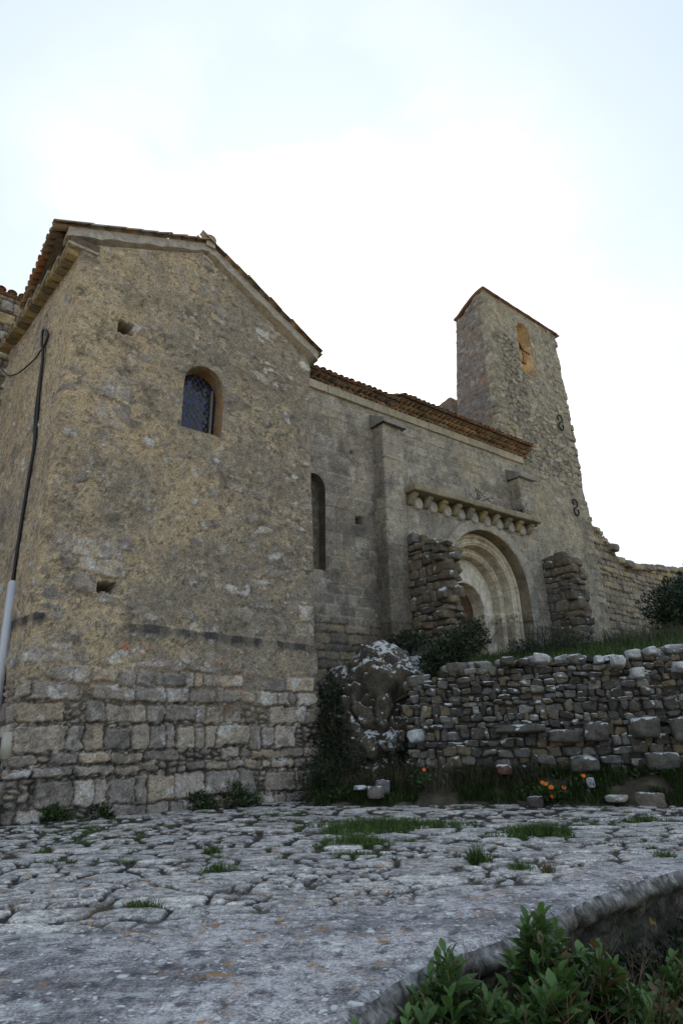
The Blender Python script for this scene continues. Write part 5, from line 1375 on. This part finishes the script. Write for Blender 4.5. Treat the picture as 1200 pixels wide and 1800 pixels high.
P, w_ = verge_pts(3800, R, .3, .98, .08, .50); blades(mb, P, .42 * (.4 + .8 * R.random(len(P))), R, np.tile((.13, .105, .07), (len(P), 1)) * (.6 + .7 * R.random((len(P), 1))), lean=.9, wd=.004)
tag(mb.build("verge_weeds", M_GRASS), "rough dark grass and weeds along the foot of the dry stone wall", "weeds", kind="stuff")
# grass on the upper terrace just behind the wall and before the church
R = np.random.default_rng(112); mb = MB(); n = 15000
j = (R.random(n) ** 1.6 * 60).astype(int); i = 22 + (R.random(n) * 220).astype(int)
P = np.stack([Xt[j, i], Yt[j, i], Zt_[j, i]], -1) + R.standard_normal((n, 3)) * np.array([.05, .05, 0]); k = (P[:, 0] > 1.9); P = P[k]
blades(mb, P, .24 * (.4 + .9 * R.random(len(P))) * (1 + .8 * sst(4, 8, P[:, 0])), R, mixc((.035, .06, .016), (.085, .125, .035), R.random(len(P))), lean=.7, wd=.010)
tag(mb.build("terrace_grass", M_GRASS), "green grass on the raised ground behind the dry stone wall", "grass", kind="stuff")
# tall feathery weeds, right
R = np.random.default_rng(113); mb = MB(); n = 2600
P = np.stack([7.2 + 3.6 * R.random(n), 14.5 + 3 * R.random(n), np.zeros(n)], -1); P[:, 2] = 2.95 + .12 * (P[:, 1] - 14.5)
blades(mb, P, .7 * (.4 + .8 * R.random(n)), R, mixc((.05, .055, .028), (.12, .12, .07), R.random(n)), lean=.6, wd=.008)
tag(mb.build("tall_weeds", M_GRASS), "tall greyish weeds below the ruined wall at the right", "weeds", kind="stuff")

shrub("dark_creeper", "dark creeper hanging over the left flank of the lichened rock", [((-.30, 12.75, 1.35), (.28, .3, .75)), ((.0, 12.75, .8), (.45, .25, .5)), ((-.28, 13.0, 2.0), (.22, .3, .35)), ((1.0, 12.55, .75), (.4, .2, .3))], 4200, .06, ((.012, .02, .009), (.03, .045, .018)), 68, cat="creeper")
shrub("wall_weed", "dark scrubby weeds clinging to the retaining wall's face at the right", [((1.62, 4.36, -.62), (.34, .22, .26)), ((2.15, 4.88, -.55), (.38, .24, .26)), ((2.7, 5.3, -.5), (.4, .24, .3)), ((1.95, 4.5, -.85), (.5, .3, .25))], 5200, .045, ((.014, .022, .009), (.038, .055, .02)), 69, cat="weed")
mb = MB(); R = np.random.default_rng(120)
for (x, y, z) in ((.95, 3.32, -.55), (1.15, 3.42, -.55), (1.0, 3.2, -.6), (.62, 3.2, -.5), (1.3, 3.6, -.6)): twigs(mb, (x, y, z), 26, .55, R, spread=.55, upw=1.3, col=(.11, .07, .045), r=.004, sub=4)
tag(mb.build("withered_stalks", M_TWIG), "withered brown stalks among the leafy plants under the terrace edge", "dead plant")
# shrubs at the chapel's foot
shrub("low_weed_bush", "dark feathery weed bush at the chapel's right bottom corner", [((-.55, 12.2, .30), (.46, .40, .40)), ((-.1, 12.4, .4), (.5, .4, .45)), ((-.3, 12.6, .6), (.45, .4, .45)), ((.45, 12.3, .25), (.4, .3, .22))], 5200, .085, ((.018, .026, .012), (.045, .06, .03)), 65, needle=True, cat="weed bush")
shrub("low_weed_bush", "green weed at the meter box by the chapel's left bottom corner", [((-5.32, 9.75, .30), (.22, .25, .55)), ((-5.2, 9.5, .1), (.25, .2, .25))], 1800, .07, ((.018, .035, .010), (.045, .08, .022)), 66, cat="weed bush")
for k, (u, lab, s) in enumerate(((.55, "small dark tuft against the chapel wall nearest its left corner", .8), (1.25, "low green tuft against the chapel wall left of the leafy weeds", .6), (2.9, "bright leafy weed against the middle of the chapel wall's foot", 1.0), (3.55, "bushy green weed against the right half of the chapel wall's foot", 1.5))):
    shrub("wall_foot_weed", lab, [(W(u, -.14, .10 * s), (.20 * s, .13, .17 * s)), (W(u + .2 * s, -.16, .06), (.16 * s, .1, .10 * s))], int(500 * s), .075, ((.02, .035, .012), (.06, .10, .03)), 67 + k, group="weeds along the chapel's foot", cat="weed")

# marigolds
def marigold(label, base, heads, seed, leaves=260):
    R = np.random.default_rng(seed); t = thing("marigold_plant", base, label, "flower"); b0 = np.array(base); mbL = MB(); n = leaves
    P = b0 + R.standard_normal((n, 3)) * np.array([.13, .10, .05]) + np.array([0, 0, .09])
    add_leaves(mbL, P, R.standard_normal((n, 3)) + np.array([0, 0, .7]), R.standard_normal((n, 3)) * .5 + np.array([0, 0, 1.0]), .06 + .04 * R.random(n), .022 + .01 * R.random(n), mixc((.025, .05, .012), (.06, .11, .028), R.random(n)), simple=True)
    mbL.build("foliage", M_LEAF, t)
    for (dx, dy, dz, r) in heads:
        c = b0 + np.array([dx, dy, dz]); mb = MB(); m = 14; a = np.arange(m) / m * 6.283; ax = unit(np.array([-.2, -.9, .7])); h1 = unit(np.cross(ax, [1, .2, 0])); h2 = np.cross(ax, h1)
        D = np.cos(a)[:, None] * h1 + np.sin(a)[:, None] * h2 + ax * .25
        add_leaves(mb, np.tile(c, (m, 1)), D, np.tile(ax, (m, 1)), np.full(m, r), np.full(m, r * .42), np.tile((.78, .16, .012), (m, 1)) * (.8 + .4 * R.random((m, 1))), simple=True)
        add_leaves(mb, np.tile(c + ax * .008, (8, 1)), D[:8] + ax * .6, np.tile(ax, (8, 1)), np.full(8, r * .4), np.full(8, r * .25), np.tile((.60, .20, .01), (8, 1)), simple=True)
        tube(mb, np.array([c, (c + b0) / 2 + .02, b0]), .004, (.05, .08, .02), 4)
        mb.build("flower", M_PETAL, t)
marigold("marigold plant with a cluster of orange flowers at the dry stone wall's foot", (3.3, 10.85, .10), [(-.08, -.08, .22, .042), (0.0, -.1, .17, .05), (.22, -.06, .16, .042), (-.01, -.1, .04, .045), (-.12, -.05, .24, .04)], 1, 420)
marigold("marigold with one orange flower in front of the lichened rock", (1.32, 11.3, .32), [(.0, -.05, .23, .04)], 2, 160)
marigold("marigold with a single orange flower right of the flower cluster", (3.92, 11.0, .22), [(.0, -.05, .20, .042)], 3, 120)

# loose stones
def stone(label, c, s, colr, seed, group=None):
    mb = MB(); a = seed * 1.7; blobs(mb, np.array([c]), np.array([s]), [np.array([[cos(a), sin(a), 0], [-sin(a), cos(a), 0], [0, 0, 1.]])], [colr], power=.55, rough=.16, seed=seed)
    o = mb.build("loose_stone", M_DRY); return tag(o, label, "stone", group)
stone("brownish squarish stone lying in the weeds before the lichened rock", (.48, 11.35, .22), (.16, .13, .09), (.14, .12, .10), 1)
stone("grey pointed stone leaning above the brownish stone in the weeds", (.62, 11.6, .27), (.11, .11, .12), (.15, .15, .15), 2)
stone("flat white stone left of the brownish stone in the weeds", (.22, 11.45, .28), (.11, .09, .035), (.34, .34, .35), 3)
stone("flat pale stone in the verge right of the orange flower cluster", (4.28, 10.62, .10), (.17, .12, .05), (.30, .27, .23), 4)
stone("low brown block in the verge nearest the right edge", (4.72, 10.42, .08), (.19, .14, .11), (.17, .14, .11), 5)
stone("small dark stone below the orange flower cluster", (3.02, 10.75, .06), (.12, .1, .08), (.09, .07, .065), 6)
stone("small white stone at the verge foot of the dry stone wall, right part", (4.0, 10.9, .32), (.06, .05, .07), (.36, .37, .39), 7)
stone("reddish brick-like stone at the foot of the dry stone wall", (2.75, 11.5, .52), (.12, .10, .08), (.12, .065, .048), 8)
stone("thin white stone chip on the terrace edge left of the rounded plant", (.015, 2.98, .018), (.030, .014, .006), (.46, .46, .45), 9)
stone("round white pebble beside the thin chip on the terrace edge", (-.07, 2.96, .014), (.014, .012, .006), (.5, .55, .54), 10)
